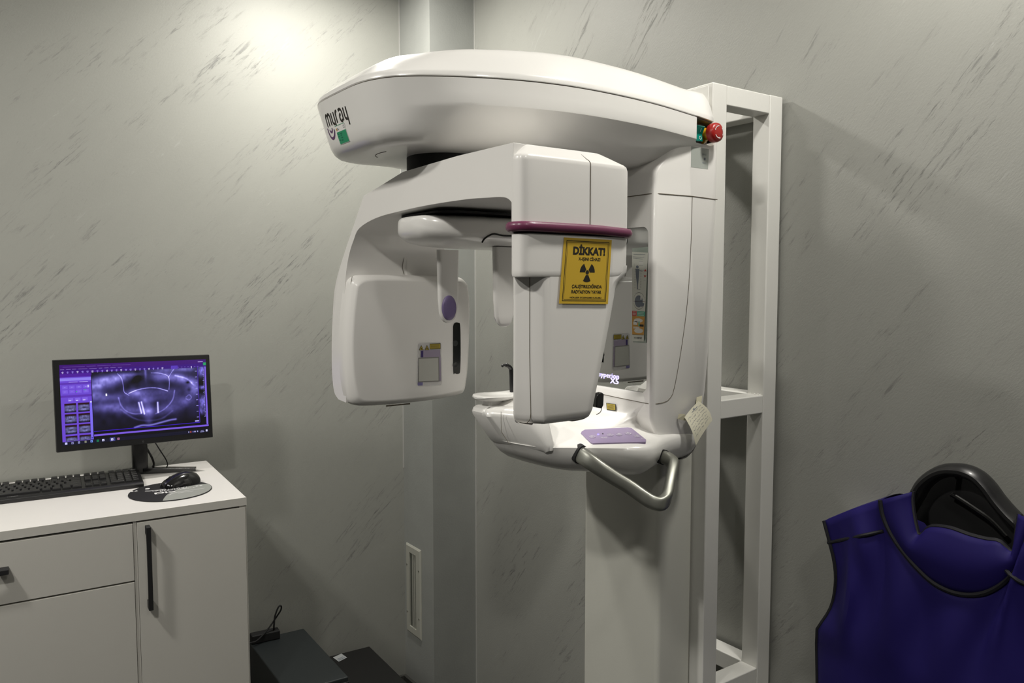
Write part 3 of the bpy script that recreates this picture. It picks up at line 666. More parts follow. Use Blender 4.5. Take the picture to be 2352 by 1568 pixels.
# keypad
kz = lambda u, v, z: at(u, v, z=z)
kp = [(1336, 991, 1.3085), (1343, 987, 1.3095), (1442, 982, 1.3135), (1451, 983.5, 1.3135), (1484, 1010, 1.3045), (1483, 1015, 1.303), (1362, 1018.5, 1.303), (1357, 1016, 1.3035), (1334, 995, 1.307)]
# fit plane through three of them
A_ = Vector((1.0, 1.10, 1.3021))
nn = Vector((-.235*.62, -.235*.78, 1)).normalized()
def onk(u, v, lift=0):
    d_ = _ray(u, v); o_ = Vector((0, 0, CAMH)); t = (A_-o_).dot(nn)/d_.dot(nn); return o_+d_*t+nn*lift
m = MB(); m.prism([onk(p[0], p[1], -.004) for p in kp], nn*.0050); kpd = lab(m.build('keypad', KEYP, mc, bevel=.0006), 'lavender membrane keypad')
up_ = (onk(1400, 990)-onk(1400, 1010)).normalized(); rt_ = up_.cross(nn)
for i, (u, v) in enumerate([(1360, 1004), (1401, 1000), (1421.5, 999), (1443, 996.5), (1463.5, 1002.5)]):
    c = onk(u, v, .0010); mm = lathe(c, nn, [(.0068, 0), (.0066, .0007), (.0058, .0009), (.0052, .0004), (.0035, .0004), (.0030, .0010), (.0005, .0012)], 24); kb = mm.build('keypad_button', KEYB, kpd)
    dd = MB(); icon = [arc(0, 0, .0022, 40, 340), [(-.0022, -.002), (.0, .002), (.0022, -.002)], arc(0, 0, .002, 0, 360), [(-.002, -.001), (0, .0018), (.002, -.001), (-.002, -.001)], [(-.002, .0015), (.002, .0015), (0, -.002), (-.002, .0015)]][i]
    vs, fs = stroke2d(icon, .0005); dd.add([c+rt_*x+up_*y+nn*.0014 for x, y in vs], fs); dd.build('icon', WINK, kb, fix=False)
mm = lathe(onk(1374, 998.5, .0010), nn, [(.0019, 0), (.0016, .0006), (.0004, .0009)], 16); lab(mm.build('status_light', glow('blue_led', (.12, .10, 1.0), 6), kpd), 'glowing blue status light')
mm = lathe(onk(1384.5, 997, .0010), nn, [(.0018, 0), (.0016, .0004), (.0004, .0005)], 16); lab(mm.build('sensor_dot', BLK, kpd), 'small black sensor dot')
dd = MB(); c = onk(1387, 1005.5, .0013)
for pts, wd, k in myray():
    vs, fs = stroke2d(pts, wd); dd.add([c-rt_*((u-2.4)*.0024)-up_*(v*.0026) for u, v in vs], fs)       # faces the patient: upside down from here
c = onk(1477, 1008, .0013); d3_ = MB()
for pts in ([(-.003, -.002), (.003, -.002), (.003, .002), (-.003, .002), (-.003, -.002)], [(-.001, -.001), (.001, .0), (-.001, .001)]):
    vs, fs = stroke2d(pts, .0005); d3_.add([c+rt_*x+up_*y for x, y in vs], fs)
dd.build('maker_emblem', WINK, kpd, fix=False); d3_.build('icon', WINK, kpd, fix=False)
# laser label under the mirror
fq = quadframe((1.1185, 1.204, 1.3430), (1.1185, 1.176, 1.3420), (1.1190, 1.176, 1.3580), (1.1190, 1.204, 1.3590))
fq0 = fq
fq = quadframe(at(1394, 941, x=1.1070), at(1415, 943, x=1.1070), at(1414.5, 928, x=1.1145), at(1392.5, 925, x=1.1145))
lb = lab(plate(fq, .0006).build('console_label', INK, con, smooth=False), 'small yellow laser label')
D = Decal(fq); D.put(rect2d(.06, .94, .08, .92), 0, .0010)
for k in range(4): D.put(rect2d(.15, .85-.1*(k % 2), .2+.17*k, .24+.17*k), 1, .0012)
D.build('print', [YELD, INK], lb)

# ---- patient handles
def handle(sg_):
    Yq = lambda y: YC-sg_*(YC-y)
    path = [(.964, 1.170, 1.286), (.959, 1.140, 1.283), (.955, 1.112, 1.2765), (.957, 1.094, 1.2695), (.966, 1.075, 1.258), (.982, 1.055, 1.243), (.999, 1.036, 1.229), (1.010, 1.016, 1.216), (1.018, .999, 1.207), (1.029, .990, 1.203), (1.041, .989, 1.206), (1.053, .993, 1.213), (1.068, 1.003, 1.225), (1.085, 1.014, 1.240), (1.100, 1.024, 1.252), (1.110, 1.033, 1.2585), (1.1165, 1.047, 1.262), (1.119, 1.065, 1.264), (1.119, 1.09, 1.266)]
    cp = crom([(x, Yq(y), z) for x, y, z in path], 4); n = len(cp)
    rad = [.0160-.0040*min(1, i/(n*.28)) for i in range(n)]
    h = MB().tube(cp, rad, 28, sx=1.10, sy=.80, up=(.35, 0, 1), sq=.62).build('handle', ALU, mc)
    for (x, y, z, w_) in ((.955, 1.119, 1.2795, .016), (1.119, 1.0675, 1.264, .013)):
        pass
    return h
handle(1)
MB().tube([(.9578, 1.131, 1.2815), (.9560, 1.1195, 1.2788)], .0169, 28, sx=1.10, sy=.84, up=(.35, 0, 1), sq=.62).build('handle_socket', BLKM, con)
MB().tube([(1.1190, 1.082, 1.2650), (1.1185, 1.0640, 1.2640)], .0134, 28, sx=1.10, sy=.84, up=(.35, 0, 1), sq=.62).build('handle_socket', BLKM, con)

# ---- instruction strip at the mirror's edge
xs_ = 1.1185
fq = quadframe(at(1452.5, 783, x=xs_), at(1478.5, 784, x=xs_), at(1488.5, 580, x=xs_), at(1452, 578, x=xs_))
fqs = quadframe(at(1454, 786, x=xs_+.0025), at(1484, 788, x=xs_+.0025), at(1494, 566, x=xs_+.0025), at(1452, 570, x=xs_+.0025))
strip = lab(plate(fq, .0008).build('instruction_strip', plastic('instruction_card', (.55, .56, .50), .5), mc, smooth=False), 'tall narrow card with patient positioning drawings')
plate(fqs, .0006).build('card_sleeve', SLEEVE, strip, smooth=False)
D = Decal(fq); S_ = 5.9
def st(pts, w_, k, lift=.0012): D.put(stroke2d(pts, w_, S_), k, lift)
def ell(cx, cy, rx, ry, n=20, a0=0, a1=360): return [(cx+rx*cos(radians(a0+(a1-a0)*k/n)), cy+ry*sin(radians(a0+(a1-a0)*k/n))) for k in range(n+1)]
st([(.1, .97), (.85, .975)], .004, 0); st([(.05, .945), (.6, .94), (.8, .95)], .003, 0); st([(.06, .93), (.7, .925)], .003, 0)
for x in (.28, .38): st([(x, .93), (x, .84)], .0025, 0)
D.put(rect2d(.45, .72, .855, .90), 3, .0012); st([(.45, .855), (.72, .855), (.72, .90), (.45, .90), (.45, .855)], .003, 0)
D.put(poly2d(ell(.36, .835, .09, .016)), 0, .0012); D.put(poly2d([(.24, .815), (.50, .815), (.46, .70), (.42, .62), (.42, .585), (.36, .585), (.34, .65), (.28, .72)]), 0, .0012)
st([(.5, .80), (.68, .79), (.78, .80)], .006, 0); st([(.22, .81), (.16, .86), (.2, .88)], .005, 0); st([(.36, .588), (.60, .585)], .005, 0)
for i in range(12): D.put(rect2d(.19, .22, .60+i*.018, .607+i*.018), 1, .0012); D.put(rect2d(.60, .63, .60+i*.018, .607+i*.018), 1, .0012)
st([(.80, .58), (.80, .95)], .002, 0); st([(.96, .58), (.96, .95)], .002, 0); st([(.80, .69), (.96, .69)], .002, 0)
D.put(poly2d([(.80, .790), (.98, .790), (.89, .815)]), 2, .0013); D.put(poly2d([(.80, .745), (.98, .745), (.89, .720)]), 2, .0013); st([(.89, .745), (.89, .79)], .003, 2)
st(ell(.52, .455, .42, .095), .0035, 1); D.put(poly2d(ell(.50, .450, .30, .068)), 0, .0012); D.put(rect2d(.62, .72, .47, .53), 3, .0013); st([(.1, .448), (.95, .452)], .004, 4); D.put(poly2d([(.7, .39), (.88, .40), (.92, .43), (.75, .44)]), 0, .0013)
D.put(rect2d(0, .36, .285, .34), 2, .0012); D.put(rect2d(.40, 1, .285, .34), 5, .0012)
for k in range(3): D.put(rect2d(.04, .30, .295+k*.016, .300+k*.016), 3, .0013); D.put(rect2d(.46, .92, .295+k*.016, .300+k*.016), 3, .0013)
D.put(rect2d(0, 1, .075, .283), 6, .0012); D.put(rect2d(.02, .98, .071, .076), 1, .0013)
D.put(poly2d(ell(.55, .12, .38, .028)), 3, .0013); D.put(poly2d(ell(.50, .235, .36, .024)), 3, .0013); D.put(rect2d(.10, .42, .185, .225), 3, .0013)
for k in range(5): D.put(rect2d(.12+k*.10, .20+k*.10, .142, .165), 3, .0014)
st([(.33, .285), (.31, .17)], .003, 4); D.put(rect2d(.52, .62, .17, .225), 5, .0014); D.put(rect2d(.62, .95, .168, .192), 1, .0014)
D.put(text2d('TO BEND', .17, .85, .028, .020, .02), 1, .0012)
D.build('print', [plastic('figure_grey', (.13, .15, .18), .6), INK, plastic('bright_red_ink', (.45, .04, .03), .6), plastic('card_white_ink', (.58, .58, .54), .6), plastic('maroon_ink', (.16, .04, .06), .6), TEALI, ORI], strip)
# lit model text behind the mirror bottom
LIT = glow('lit_lettering', (.60, .52, 1.0), 2.4)
fx = lambda u, v, l=0: Vector((1.1250-l, 1.29-u, 1.38+v))
dd = MB()
yr = 1.29-at(1421, 860, x=1.125).y; zt = at(1405, 868, x=1.125).z-1.38; zb2 = at(1405, 880, x=1.125).z-1.38
yq = 1.29-at(1395, 860, x=1.125).y
wch = (yr-yq)/4*1.0
vs, fs = text2d('hyperion', yr-.064, yr, zt, .0110, .0, 1.1); dd.add([fx(u, v, .0005) for u, v in vs], fs)
vs, fs = text2d('X5', yr-.026, yr-.001, zb2, .0120, .0); dd.add([fx(u, v, .0005) for u, v in vs], fs)
lab(dd.build('lit_model_name', LIT, mir, smooth=False, fix=False), 'glowing violet-white lettering')

# ================================================================== CABINET
OC = Vector((.652, 2.668, 0)); tc_ = radians(3.0)
UL = Vector((-cos(tc_), sin(tc_), 0)); UF = Vector((-sin(tc_)*.4, -cos(tc_), 0)).normalized(); UZ = Vector((0, 0, 1))
UF = Vector((-sin(tc_), -cos(tc_), 0))
def Lc(a, b_, z): return OC+UL*a+UF*b_+UZ*z
def lbox(m, a0, a1, b0, b1, z0, z1):
    v = [Lc(a, b_, z) for z in (z0, z1) for b_ in (b0, b1) for a in (a0, a1)]
    return m.add(v, [(0, 2, 3, 1), (4, 5, 7, 6), (0, 1, 5, 4), (2, 6, 7, 3), (0, 4, 6, 2), (1, 3, 7, 5)])
CW, CD, CT = 1.30, .530, 1.023
cb_ = empty('storage_cabinet', tuple(Lc(CW/2, CD/2, 0)), 'light grey-white laminate cabinet with black bar handles standing under the monitor', 'cabinet')
m = MB(); lbox(m, 0, CW, 0, CD, 1.001, CT); m.build('top_panel', TOPM, cb_, smooth=False, bevel=.001, seg=1)
lab(lbox(MB(), -.0004, CW+.0004, CD, CD+.0012, 1.001, CT-.0004).build('edge_band', CAB, cb_, smooth=False), 'grey edge band of the top')
m = MB(); lbox(m, 0, .018, .004, CD-.004, .06, 1.001); m.build('side_panel', CAB, cb_, smooth=False)
m = MB(); lbox(m, CW-.018, CW, .004, CD-.004, .06, 1.001); m.build('side_panel', CAB, cb_, smooth=False)
m = MB(); lbox(m, .018, CW-.018, .004, CD-.022, .06, 1.000); m.build('carcass', GAPM, cb_, smooth=False)
m = MB(); lbox(m, .02, CW-.02, .03, CD-.06, 0, .06); m.build('plinth', GAPM, cb_, smooth=False)
m = MB(); lbox(m, .2735, .2815, CD-.022, CD-.004, .06, 1.0); m.build('divider', CAB, cb_, smooth=False)
def front(name, a0, a1, z0, z1): return lbox(MB(), a0, a1, CD-.0175, CD, z0, z1).build(name, CAB, cb_, smooth=False, bevel=.0008, seg=1)
d1 = front('door', .0035, .2725, .065, .9955)
dr = front('drawer', .2825, 1.02, .847, .9945)
d2 = front('door', .2825, .649, .065, .8425)
d3 = front('door', .6525, 1.02, .065, .8425)
d4 = front('door', 1.023, CW-.002, .065, .9945)
def bar_handle(a0, a1, z0, z1, parent, vert):
    m = MB(); b0 = CD
    if vert:
        am = (a0+a1)/2; w2 = (a1-a0)/2
        o_ = [(z0, 0), (z0, .028), (z1, .028), (z1, 0), (z1-.022, 0), (z1-.024, .016), (z1-.045, .0195), (z0+.045, .0195), (z0+.024, .016), (z0+.022, 0)]
        m.prism([Lc(am-w2, b0+b_, z) for z, b_ in o_], UL*(2*w2))
    else:
        o_ = [(a0, 0), (a0, .028), (a1, .028), (a1, 0), (a1-.022, 0), (a1-.024, .016), (a1-.045, .0195), (a0+.045, .0195), (a0+.024, .016), (a0+.022, 0)]
        m.prism([Lc(a, b0+b_, z0) for a, b_ in o_], UZ*(z1-z0))
    lab(m.build('handle', BLKM, parent, bevel=.0014, seg=2), 'black metal bar handle')
bar_handle(.2435, .2545, .770, .987, d1, True)
bar_handle(.550, .765, .9255, .9375, dr, False)
bar_handle(.620, .631, .560, .777, d2, True); bar_handle(.670, .681, .560, .777, d3, True); bar_handle(1.05, 1.061, .77, .987, d4, True)

# ================================================================== MONITOR
mo = empty('computer_monitor', (.43, 2.55, CT), 'black flat computer monitor showing a violet-tinted dental x-ray program', 'monitor')
BL, BR, TR, TL = at(130, 1040, y=2.482), at(489.5, 1004, y=2.500), at(481, 814, y=2.508), at(120.5, 827, y=2.490)
fq = quadframe(BL, BR, TR, TL); nrm = (BR-BL).cross(TL-BL).normalized()
bk = lambda u, v, t=0: fq(u, v, 0)-nrm*t
m = MB()
m.loft([[bk(u, v, t) for u, v in rrect(e_, 1-e_, e_*1.6, 1-e_*1.6, .008, 3)] for e_, t in ((.003, -.0005), (0, .002), (0, .012), (.01, .018), (.10, .030), (.14, .034))])
body = m.build('housing', BLK, mo)
CU0, CU1, CV0, CV1 = .0365, .9715, .070, .945
sf = quadframe(fq(CU0, CV0, .0008), fq(CU1, CV0, .0008), fq(CU1, CV1, .0008), fq(CU0, CV1, .0008))
NX, NY = 480, 264
img = np.zeros((NY, NX, 3)); gx, gy = np.meshgrid((np.arange(NX)+.5)/NX, (np.arange(NY)+.5)/NY)
def S(h): 
    r = [int(h[i:i+2], 16)/255 for i in (0, 2, 4)]; return np.array([x/12.92 if x <= .04045 else ((x+.055)/1.055)**2.4 for x in r])
def R(u0, u1, v0, v1, c, a=1.):
    mk = (gx >= u0) & (gx < u1) & (gy >= v0) & (gy < v1); img[mk] = img[mk]*(1-a)+np.array(c)*a
def blob(field, cx, cy, sx, sy, amp, rot=0, p=2):
    x = gx-cx; y = (gy-cy); c_, s_ = cos(rot), sin(rot); X = (x*c_+y*s_)/sx; Y = (-x*s_+y*c_)/sy
    field += amp*np.exp(-(np.abs(X)**p+np.abs(Y)**p))
def curve(field, pts, wd, amp):
    P = [(p.x, p.y) for p in crom([(a, b_, 0) for a, b_ in pts], 10)]
    best = np.full(gx.shape, 9.)
    for (ax_, ay), (bx, by) in zip(P, P[1:]):
        dx, dy = bx-ax_, (by-ay)*.56; px, py = gx-ax_, (gy-ay)*.56; L2 = dx*dx+dy*dy+1e-12
        t = np.clip((px*dx+py*dy)/L2, 0, 1); best = np.minimum(best, np.hypot(px-t*dx, py-t*dy))
    field += amp*np.exp(-(best/wd)**2)
rng = np.random.default_rng(3)
def smooth_noise(nx, ny):
    a = rng.random((ny+1, nx+1)); X = np.clip(gx, 0, .999)*nx; Y = np.clip(gy, 0, .999)*ny; i = X.astype(int); j = Y.astype(int); fx_ = X-i; fy = Y-j; fx_ = fx_*fx_*(3-2*fx_); fy = fy*fy*(3-2*fy)
    return (a[j, i]*(1-fx_)+a[j, i+1]*fx_)*(1-fy)+(a[j+1, i]*(1-fx_)+a[j+1, i+1]*fx_)*fy
R(0, 1, 0, 1, S('020108')); R(0, 1, .885, 1, S('35037a')); R(0, .5, .855, .92, S('3a0580')); R(0, 1, .945, 1, S('3a0270'))
# x-ray field
f = np.zeros(gx.shape)
blob(f, .33, .80, .12, .045, .55, .15); blob(f, .25, .73, .10, .05, .55, .25); blob(f, .44, .84, .07, .02, .3); blob(f, .22, .62, .05, .05, .35)
blob(f, .80, .76, .10, .05, .55, -.55); blob(f, .90, .62, .045, .09, .6); blob(f, .66, .80, .06, .05, .45, -.2); blob(f, .72, .88, .09, .03, .35); blob(f, .85, .88, .06, .03, .3)
blob(f, .28, .56, .08, .04, .28); blob(f, .30, .45, .12, .06, .25); blob(f, .50, .60, .05, .04, .42, -.3); blob(f, .555, .50, .045, .05, .3); blob(f, .62, .57, .16, .07, .16)
blob(f, .45, .56, .09, .06, .15); blob(f, .565, .34, .03, .09, .55); blob(f, .57, .20, .02, .05, .45); blob(f, .45, .38, .14, .05, .28, -.25); blob(f, .70, .36, .12, .06, .24, .35)
blob(f, .84, .45, .05, .05, .3); blob(f, .5, .80, .04, .05, -.15); blob(f, .56, .86, .008, .08, .3); blob(f, .73, .50, .07, .10, .08)
blob(f, .86, .70, .02, .02, -.4); blob(f, .87, .60, .015, .03, -.3)
for pts, wd, a_ in (([(.37, .86), (.395, .80), (.405, .70), (.41, .62), (.44, .575)], .0028, .55), ([(.44, .60), (.50, .638), (.57, .655), (.64, .645), (.71, .60)], .003, .75), ([(.72, .62), (.725, .72), (.715, .80), (.66, .84), (.60, .85)], .0025, .6),
                    ([(.72, .78), (.76, .88), (.80, .92)], .0022, .5), ([(.37, .55), (.385, .45), (.42, .37), (.47, .33), (.52, .325)], .0045, .38), ([(.76, .60), (.74, .47), (.68, .36), (.62, .31)], .0045, .38), ([(.77, .80), (.85, .75), (.90, .66)], .006, .4), ([(.38, .40), (.47, .27), (.56, .225), (.66, .24), (.74, .33)], .006, .2), ([(.84, .50), (.865, .53), (.88, .49), (.86, .46), (.84, .48)], .004, .3)):
    curve(f, pts, wd, a_)
f *= .50+.75*smooth_noise(44, 20)*smooth_noise(9, 20)+.25*smooth_noise(90, 40)
f += .05*smooth_noise(30, 12)
f *= np.clip((gy-.135)/.25, .12, 1)
for (a, b_, c_, d_) in ((.505, .47, .520, .335), (.523, .475, .540, .32), (.636, .455, .636, .325)): curve(f, [(a, b_), ((a+c_)/2, (b_+d_)/2), (c_, d_)], .0055, .9)
curve(f, [(.47, .15), (.52, .17), (.58, .165), (.66, .19), (.72, .21), (.76, .215)], .006, .45)
f = np.clip(f*1.3, 0, 1.25)[..., None]
ray_c = np.clip(f*S('8a80f5')*1.0+f**3*.25, 0, 1.3)
mk = (gx > .200) & (gx < .955) & (gy > .135) & (gy < .895)
mk &= ~((gx > .935)); img[mk] = ray_c[mk]+S('04020c')
curve_line = np.abs(gy-.145) < .004; img[curve_line & (gx > .2) & (gx < .935)] = S('3c14c8'); img[(np.abs(gx-.935) < .0015) & (gy > .145) & (gy < .9)] = S('4a28b4')
g2 = np.zeros(gx.shape); blob(g2, .965, .85, .03, .06, .8); blob(g2, .965, .62, .02, .02, .7); blob(g2, .965, .42, .03, .07, .7); blob(g2, .95, .30, .02, .04, .4); g2 *= .4+smooth_noise(120, 40)
mk = (gx > .94) & (gx < .982) & (gy > .20) & (gy < .90); img[mk] = (g2[..., None]*S('8a80f5'))[mk]
for k in range(40): R(.975 if k % 5 else .970, .981, .215+k*.0165, .220+k*.0165, S('a8a0ff'))
for k in range(9): R(.915, .930, .84-k*.078, .847-k*.078, S('9d92ee'))
R(.90, .93, .16, .175, S('b8b0ff')); R(.985, .997, .11, .90, S('7d62e0')); R(.200, 1, .085, .105, S('7858dc'))
R(.2, .935, .105, .135, S('04020a'))
# left tool panel
R(0, .196, .045, .885, S('6a46cf')); R(0, .196, .845, .885, S('4a1496')); R(0, .196, .80, .835, S('8f80ee')); R(0, .196, .755, .775, S('5a30b0')); R(0, .196, .595, .620, S('5a30b0'))
for x in (.055, .12): R(x, x+.055, .790-.01, .795-.01, S('d5ccff'))
for r_ in range(2):
    for c_ in range(4): R(.012+c_*.044, .045+c_*.044, .70-r_*.055, .74-r_*.055, S('7a5ade')); R(.022+c_*.044, .034+c_*.044, .717-r_*.055, .722-r_*.055, S('9c86f0'))
R(.17, .182, .71, .74, S('c9bfff')); R(.150, .158, .675, .685, S('30b070')); R(.097, .104, .655, .665, S('30b070'))
for c_ in range(3): R(.045+c_*.045, .078+c_*.045, .545, .585, S('7f60e2')); R(.048+c_*.045, .064+c_*.045, .548, .556, S('e0dcff'))
for r_ in range(4):
    for c_ in range(2):
        u0 = .020+c_*.087; v1 = .520-r_*.135; v0 = max(.05, v1-.115); R(u0, u0+.073, v0, v1, S('0a0416')); R(u0, u0+.073, v1-.022, v1, S('280410'))
        t = np.zeros(gx.shape); cx = u0+.036; cy = v1-.055
        blob(t, cx, cy, .030, .028, .7); blob(t, cx, cy-.004, .018, .014, -.6); blob(t, cx, cy-.03, .03, .01, .3); t = np.clip(t*(.5+.9*smooth_noise(160, 90)), 0, 1)
        mk = (gx > u0) & (gx < u0+.073) & (gy > v0) & (gy < v1-.022); img[mk] += (t[..., None]*S('a9a8ff'))[mk]
R(.182, .195, .05, .53, S('7c6cf0')); R(.184, .193, .515, .53, S('d8d4ff')); R(.184, .193, .06, .075, S('4030b0'))
# toolbar icons, menu words
for k in range(22): 
    u = .012+k*.0315; br = S('9d8af0') if k % 3 else S('d8ccff'); R(u, u+.013, .905-.0*k, .912, br, .8); R(u+.002, u+.011, .892, .900, br, .5); R(u+.006, u+.008, .90, .92, br, .4)
for k in range(9): R(.74+k*.024, .752+k*.024, .905, .912, S('8a6ae0'), .5)
R(.742, .79, .885, .930, S('5a3ac0'), .8); R(.888, .892, .888, .915, S('f0e8ff'))
for k, (a, b_) in enumerate(((.004, .03), (.042, .07), (.08, .105), (.118, .175), (.188, .235), (.25, .27), (.285, .312), (.325, .36), (.375, .40))): R(a, b_, .938, .944, S('b09ae8'), .6)
for a, b_ in ((.02, .16), (.17, .23), (.24, .33), (.34, .46)): R(a, b_, .968, .973, S('8d6fd0'), .5)
R(.94, .978, .965, .974, S('d0c0ff'), .8); R(.98, 1, .92, .96, S('1fa060')); 
# task bar
R(0, 1, 0, .045, S('0a0a24')); R(.300, .335, 0, .050, S('3c3c80'))
for u, c in ((.015, 'c8c8ff'), (.055, '8888c0'), (.095, '9090c8'), (.137, '90907a'), (.175, '7a9cf8'), (.215, '108050'), (.250, 'd8d8ff'), (.288+.02, 'e0e0ff'), (.350, 'b070a0')): R(u, u+.014, .012, .036, S(c)); R(u+.004, u+.010, .020, .028, S('0a0a24') if u > .04 else S(c))
for u, c in ((.845, '9090c0'), (.860, 'c05050'), (.878, '5858a0'), (.892, 'c8c8ff'), (.910, 'a0a0d8')): R(u, u+.009, .015, .033, S(c))
R(.935, .965, .008, .014, S('a0a0d8')); R(.940, .960, .026, .032, S('a0a0d8')); R(.978, .990, .012, .036, S('d8d8ff'))
# hand cursor
R(.285, .295, .585, .615, S('f0f0ff'))
me = bpy.data.meshes.new('screen')
gxv, gyv = np.meshgrid(np.arange(NX+1)/NX, np.arange(NY+1)/NY)
p00, p10, p11, p01 = [np.array(sf(a, b_)) for a, b_ in ((0, 0), (1, 0), (1, 1), (0, 1))]
U_ = gxv[..., None]; V_ = gyv[..., None]; co = (p00*(1-U_)+p10*U_)*(1-V_)+(p01*(1-U_)+p11*U_)*V_
idx = np.arange((NX+1)*(NY+1)).reshape(NY+1, NX+1)
q = np.stack([idx[:-1, :-1], idx[:-1, 1:], idx[1:, 1:], idx[1:, :-1]], -1).reshape(-1, 4)
me.from_pydata(co.reshape(-1, 3).tolist(), [], q.tolist()); 
ca_ = me.color_attributes.new('display', 'FLOAT_COLOR', 'CORNER')
cc = np.repeat(np.concatenate([np.clip(img, 0, 1), np.ones((NY, NX, 1))], -1).reshape(-1, 4), 4, 0)
ca_.data.foreach_set('color', cc.ravel().astype(np.float32)); me.update()
SCR, N, L, b = new_mat('lit_screen')
at_ = N.new('ShaderNodeAttribute'); at_.attribute_name = 'display'; L.new(at_.outputs['Color'], b.inputs['Emission Color'])
b.inputs['Base Color'].default_value = (.01, .01, .01, 1); b.inputs['Roughness'].default_value = .3; b.inputs['Emission Strength'].default_value = 1.05
scr = lab(finish('screen', me, SCR, mo, smooth=False), 'lit screen with a panoramic jaw x-ray and violet toolbars')
lgf = quadframe(fq(.520, .024, .0006), fq(.530, .024, .0006), fq(.530, .042, .0006), fq(.520, .042, .0006))
dd = MB(); vs, fs = stroke2d(arc(.5, .5, .42, 0, 360, 16), .16); dd.add([lgf(u, v, .0003) for u, v in vs], fs)
dd.build('maker_mark', plastic('grey_mark', (.16, .16, .16), .5), body, fix=False)
# stand
n0 = Vector((.4385, 2.592, CT)); 
m = MB(); m.prism([Vector((x, y, CT+.006)) for x, y in rrect(n0.x-.022, n0.x+.022, n0.y-.010, n0.y+.012, .006, 3)], (0, 0, .19)); m.build('neck', BLK, mo)
MB().box(n0.x-.03, n0.x+.03, 2.528, 2.588, CT+.165, CT+.215).build('hinge', BLK, mo, bevel=.004)
e1 = at(444, 1076, z=CT+.010); e1 = Vector((.588, 2.535, CT))
def leg(p, q, w0, w1, nm):
    d_ = (q-p).normalized(); s_ = Vector((-d_.y, d_.x, 0)); m = MB()
    m.loft([[p+s_*w0+UZ*.001, p-s_*w0+UZ*.001, p-s_*w0+UZ*.020, p+s_*w0+UZ*.020], [q+s_*w1+UZ*.001, q-s_*w1+UZ*.001, q-s_*w1+UZ*.012, q+s_*w1+UZ*.012]])
    return m.build(nm, BLKG, mo, bevel=.002)
leg(n0+Vector((-.005, .008, 0)), e1, .013, .009, 'foot'); leg(n0+Vector((.005, .012, 0)), Vector((.290, 2.606, CT)), .013, .009, 'foot')

# monitor cables
cbz = CT
def cable(name, pts, r, label, cat='cable', mat=BLKM, n=8): return tag(MB().tube(crom(pts, n), r, 8).build(name, mat), label, cat)
cable('signal_cable', [(.462, 2.600, 1.150), (.480, 2.615, 1.125), (.497, 2.60, 1.090), (.515, 2.60, 1.055), (.520, 2.61, 1.034), (.512, 2.625, 1.0262), (.498, 2.640, 1.0255)], .0018, 'thin black cable hanging behind the monitor stand')
cable('power_cable', [(.452, 2.628, 1.120), (.466, 2.620, 1.090), (.478, 2.618, 1.062), (.483, 2.622, 1.040), (.476, 2.632, 1.0290), (.462, 2.640, 1.0270), (.440, 2.645, 1.0270)], .0034, 'thick black cable curving down behind the monitor stand')

# ================================================================== KEYBOARD
K0 = Vector((.4165, 2.412, CT+.0005)); ku = Vector((-cos(radians(4.6)), sin(radians(4.6)), 0)); kf = Vector((-sin(radians(3)), cos(radians(3)), 0)).normalized()
kf = Vector((-ku.y*-1, -ku.x, 0)).normalized() if False else Vector((ku.y, -ku.x, 0)).normalized()   # towards the wall
if kf.y < 0: kf = -kf
def Kp(a, b_, h): return K0+ku*a+kf*b_+UZ*h
kbd = empty('computer_keyboard', tuple(Kp(.22, .07, 0)), 'black full-size computer keyboard lying on the cabinet below the monitor', 'keyboard')
KW, KD = .452, .143
def kh(b_): return .014+.012*b_/KD
m = MB(); o_ = [(0, 0), (0, .010), (.006, .0145), (.012, .0155), (KD-.008, .0235), (KD-.003, .0215), (KD, .017), (KD, .004), (KD-.01, .0)]
m.prism([Kp(0, b_, h) for b_, h in o_], ku*KW); m.build('case', BLK, kbd, bevel=.002, seg=2)
keymesh = {}
def key(a, b_, wa, wb):
    kk = (round(wa, 4), round(wb, 4)); tl = atan2(.008, KD-.02)
    if kk not in keymesh:
        mk_ = MB(); e_ = .0016
        mk_.loft([[ku*x+kf*y+UZ*(y*math.tan(tl)+h) for x, y in ((ee, ee), (wa-ee, ee), (wa-ee, wb-ee), (ee, wb-ee))] for ee, h in ((0, 0), (.0004, .0035), (e_, .0060), (e_+.001, .0063))])
        o = mk_.build('key', BLK, kbd, bevel=0); keymesh[kk] = o.data
    else:
        o = bpy.data.objects.new('key', keymesh[kk]); col.objects.link(o); attach(o, kbd)
    o.location = Kp(a, b_, .0150+.008*b_/(KD-.02)); return o
pt = .0190; kw = .0164
rows = [.018, .037, .056, .075, .094, .1215]
nk = 0
